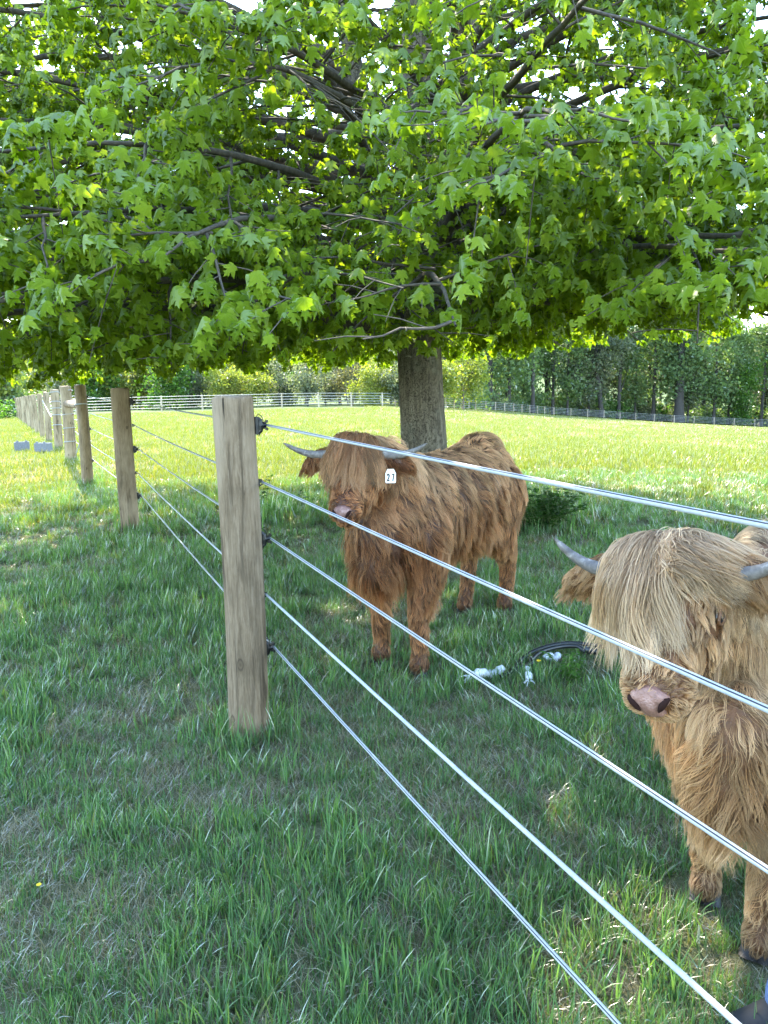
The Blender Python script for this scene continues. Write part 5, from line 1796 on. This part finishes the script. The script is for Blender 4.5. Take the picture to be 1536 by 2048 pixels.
# ------------------------------------------------------------------ weeds and flowers
M_WEED = leaf_mat('weed_leaf', [(0, (.035, .10, .02)), (.5, (.055, .14, .028)), (1, (.09, .19, .04))], (1.6, 1.6, .6), gloss=.02)
M_STALK = simple('green_stalk', (.09, .14, .04), .7)
M_PETAL = simple('yellow_petal', (.80, .56, .02), .5)
M_SEED = simple('pale_seed_head', (.26, .26, .15), .8)
def weed(name, label, px, py, h, w_, n, leaf, seed, tall=0):
    rg = np.random.default_rng(seed)
    p = gp(px, py); root = empty(name, p); tag(root, label, 'weed')
    st, V, F = MB(), [], []
    for k in range(max(4, n // 14)):
        a = rg.uniform(0, 6.28); r = w_ * rg.uniform(.1, 1); hh = h * rg.uniform(.55, 1.05)
        p0 = Vector((rg.normal(0, w_ * .15), rg.normal(0, w_ * .15), -.02)); p2 = Vector((r * math.cos(a), r * math.sin(a), hh)); p1 = (p0 + p2) / 2 + Vector((0, 0, hh * .12))
        st.tube([p0, p1, p2], [.004, .003, .0018], 5)
        for q in range(14):
            u = rg.uniform(.2, 1); c = p0.lerp(p1, u * 2) if u < .5 else p1.lerp(p2, u * 2 - 1)
            d = Vector(rg.normal(0, 1, 3)); d.z = abs(d.z) * .35; d.normalize(); s = leaf * rg.uniform(.6, 1.25)
            sd = d.cross(Vector((0, 0, 1))).normalized() * s * .34; b = len(V)
            V += [c, c + d * s * .35 + sd, c + d * s * .75 + sd * .7 + Vector((0, 0, -.1 * s)), c + d * s + Vector((0, 0, -.25 * s)), c + d * s * .75 - sd * .7 + Vector((0, 0, -.1 * s)), c + d * s * .35 - sd]
            F += [(b, b + 1, b + 2, b + 3), (b, b + 3, b + 4, b + 5)]
    for k in range(tall):
        a = rg.uniform(0, 6.28); e = Vector((math.cos(a) * w_ * 1.2, math.sin(a) * w_ * .6, h * rg.uniform(1.2, 1.7)))
        st.tube([(0, 0, 0), e * .5 + Vector((0, 0, .05)), e], [.006, .005, .002], 5)
    st.build('stems', M_STALK, root)
    me = bpy.data.meshes.new('leaves'); me.from_pydata([tuple(v) for v in V], [], F); me.update(); me.materials.append(M_WEED)
    o = link('leaves', me, None, root); o['kind'] = 'stuff'
weed('weed_plant', 'bushy dark green weed at the foot of the maple, right of the reddish cow', 1085, 1062, .40, .46, 1500, .062, 41, 1)
weed('weed_plant', 'small leafy weed in front of the black hose', 1140, 1362, .12, .13, 200, .034, 42)
weed('weed_plant', 'thin weed sprig rising between the nearest post and the reddish cow', 528, 1010, .34, .12, 70, .06, 43)
weed('weed_plant', 'low leafy weed in the grass under the long grass by the maple', 600, 1020, .20, .25, 150, .06, 44)
def flower(label, px, py, h, r, seed, petals=5):
    rg = np.random.default_rng(seed)
    p = gp(px, py); root = empty('yellow_flower', p); tag(root, label, 'flower', 'yellow flowers in the grass')
    top = Vector((rg.normal(0, .006), rg.normal(0, .006), h))
    MB().tube([(0, 0, -.02), top * .5 + Vector((.006, 0, 0)), top], .0016, 6).build('stem', M_STALK, root)
    MB().ball(top + Vector((0, 0, .002)), (r * .28, r * .28, r * .2), 8, 5).build('flower_centre', M_PETAL, root)
    for k in range(petals):
        a = 6.2832 * k / petals + .3; R3 = Matrix.Rotation(a, 3, 'Z') @ Matrix.Rotation(-.55, 3, 'Y')
        mb = MB(); pr = [(.1, -.12), (.5, -.42), (.9, -.36), (1.05, 0), (.9, .36), (.5, .42), (.1, .12)]
        for zz in (0, .0006):
            for q in pr: mb.v.append(top + R3 @ Vector((q[0] * r, q[1] * r, zz + .10 * r * q[1] ** 2)))
        m_ = len(pr); mb.f = [tuple(range(m_))[::-1], tuple(range(m_, 2 * m_))] + [(i, (i + 1) % m_, m_ + (i + 1) % m_, m_ + i) for i in range(m_)]; mb.m = [0] * len(mb.f)
        mb.build('petal', M_PETAL, root)
flower('single yellow flower in the shaded grass near the left edge', 79, 1812, .060, .0085, 1)
flower('yellow flower beside the black hose', 1076, 1362, .10, .013, 2)
def seed_head(label, px, py, h, seed):
    rg = np.random.default_rng(seed)
    p = gp(px, py); root = empty('seed_stalk', p); tag(root, label, 'seed stalk')
    top = Vector((rg.normal(0, .03), rg.normal(0, .03), h))
    MB().tube([(0, 0, -.02), top * .5 + Vector((.004, .003, 0)), top], .0013, 5).build('stem', M_STALK, root)
    mb = MB()
    for k in range(26):
        u = k / 25; c = top + Vector((top.x, top.y, 1.0)).normalized() * (.045 * u - .02); a = k * 2.4
        mb.ball(c + Vector((math.cos(a), math.sin(a), 0)) * .0032 * (1 - u * .6), (.0016, .0016, .0034), 5, 4)
    mb.build('seeds', M_SEED, root)
seed_head('thin grass seed stalk below the golden cow, by the lowest wires', 1395, 1965, .12, 7)

# ------------------------------------------------------------------ someone standing just outside the frame, one shoe in view
def cloth_mat(name, c0, c1, sc):
    m, t, out = mat(name)
    tc = N(t, 'ShaderNodeTexCoord'); n = noise(t, tc.outputs['Object'], sc, 4, .6); n2 = noise(t, tc.outputs['Object'], 9, 3)
    c = ramp(t, n.outputs[0], [(.35, c0), (.65, c1)])
    p = N(t, 'ShaderNodeBsdfPrincipled'); p.inputs['Roughness'].default_value = .9; L(t, c.outputs[0], p.inputs['Base Color'])
    L(t, bump(t, n2.outputs[0], .8, .03), p.inputs['Normal']); L(t, p.outputs[0], out.inputs[0]); return m
M_JEAN = cloth_mat('blue_denim', (.035, .070, .17), (.075, .13, .28), 180)
M_SHOE = simple('dark_shoe', (.004, .005, .008), .8, .3, 50)
M_SOLE = simple('shoe_sole', (.03, .03, .03), .8)
M_SHIRT = cloth_mat('grey_shirt', (.14, .15, .16), (.18, .19, .2), 150)
M_SKIN = simple('skin', (.46, .27, .19), .5, .1, 40)
M_HAIR = simple('brown_hair', (.05, .032, .02), .7, .4, 90)
per = empty('person', (1.25, 1.42, 0))
tag(per, 'person in blue jeans and dark shoes at the bottom right corner beside the golden cow', 'person')
PO = Vector((1.25, 1.42, 0))
FA = Vector((.866, 1.462, .09)) - PO; FB = Vector((1.52, 1.34, .09)) - PO
HA, HB = Vector((-.03, .09, .90)), Vector((.03, -.09, .90))
KA, KB = Vector((-.24, .09, .50)), Vector((.12, -.10, .49))
def chain(bl, pts, rr):
    for (a, ra), (b, rb) in zip(list(zip(pts, rr))[:-1], list(zip(pts, rr))[1:]):
        a = Vector(a); b = Vector(b); n = max(2, int((b - a).length / .02))
        for k in range(n + 1):
            u = k / n; r = ra + (rb - ra) * u; bl.append((a.lerp(b, u), (r, r, r), None))
bl = []
chain(bl, [HA, KA, FA + Vector((.012, 0, .005))], [.095, .068, .066]); chain(bl, [HB, KB, FB + Vector((0, 0, .02))], [.095, .068, .066])
bl.append((Vector((0, 0, .95)), (.115, .165, .12), None))
link('jeans', remeshed('jeans', bl, .014, 4), M_JEAN, per, smooth=True)
bl = []
for z, a, b in ((1.02, .115, .165), (1.12, .11, .16), (1.24, .12, .175), (1.34, .12, .19), (1.41, .10, .17)): bl.append((Vector((0, 0, z)), (a, b, .09), None))
arms = {}
for sy in (1, -1):
    sh_p = Vector((0, sy * .19, 1.42)); el = Vector((.02, sy * .25, 1.14)); wr_p = Vector((-.06, sy * .26, .90)); arms[sy] = (el, wr_p)
    chain(bl, [sh_p, sh_p.lerp(el, .75)], [.068, .058])
link('shirt', remeshed('shirt', bl, .014, 4), M_SHIRT, per, smooth=True)
bl = []
chain(bl, [(0, 0, 1.40), (-.01, 0, 1.54)], [.055, .052])
for c, r in (((-.02, 0, 1.64), (.095, .075, .115)), ((-.06, 0, 1.585), (.05, .052, .05)), ((-.117, 0, 1.625), (.018, .014, .022)), ((-.105, 0, 1.645), (.014, .011, .03)), ((-.10, 0, 1.578), (.016, .024, .008)), ((-.10, 0, 1.565), (.015, .02, .007))): bl.append((Vector(c), r, None))
for sy in (1, -1):
    bl.append((Vector((-.01, sy * .077, 1.63)), (.02, .010, .032), None))
    el, wp = arms[sy]; sh_p = Vector((0, sy * .19, 1.42))
    chain(bl, [sh_p.lerp(el, .6), el, wp], [.046, .042, .029])
    bl.append((wp + Vector((-.012, 0, -.055)), (.036, .017, .048), None))
    for f in range(4):
        b0 = wp + Vector((-.040 + .019 * f, 0, -.09)); lf_ = (.060, .072, .068, .052)[f]
        chain(bl, [b0, b0 + Vector((-.004, -sy * .006, -lf_ * .5)), b0 + Vector((.002, -sy * .022, -lf_))], [.0095, .009, .0078])
    t0 = wp + Vector((-.036, 0, -.035)); chain(bl, [t0, t0 + Vector((-.028, -sy * .004, -.025)), t0 + Vector((-.034, -sy * .010, -.055))], [.012, .011, .009])
body = link('body', remeshed('body', bl, .0062, 3), M_SKIN, per, smooth=True)
for sy in (1, -1): MB().ball((-.104, sy * .031, 1.648), (.008, .011, .008), 10, 6).build('eye', M_EYE, per)
bl = [(Vector((.005, 0, 1.675)), (.105, .086, .095), None), (Vector((.04, 0, 1.62)), (.07, .078, .09), None)]
link('hair', remeshed('hair', bl, .01, 2), M_HAIR, per, smooth=True)
for F_, K_ in ((FA, KA), (FB, KB)):
    d = Vector((-1, .12, 0)).normalized(); g = Vector((F_.x, F_.y, 0))
    bl = [(g + Vector((.02, 0, .055)), (.055, .042, .052), None), (g + Vector((.0, 0, .09)), (.05, .042, .04), None)]
    for k in range(7): bl.append((g + d * (.015 + .013 * k) + Vector((0, 0, .058 - .0045 * k)), (.045, .044 - .001 * k, .05 - .005 * k), None))
    s_ = link('shoe', remeshed('shoe', bl, .008, 4), M_SHOE, per, smooth=True)
    mb = MB(); mb.tube([g + Vector((0, 0, -.002)), g + Vector((0, 0, .018))], [.05, .05], 24)
    for i, v in enumerate(mb.v):
        r = v - g; x_ = r.dot(d); y_ = r.dot(Vector((-d.y, d.x, 0))); mb.v[i] = g + d * (x_ * 1.75 + .03) + Vector((-d.y, d.x, 0)) * y_ * .98 + Vector((0, 0, r.z))
    mb.build('sole', M_SOLE, s_, smooth=False)
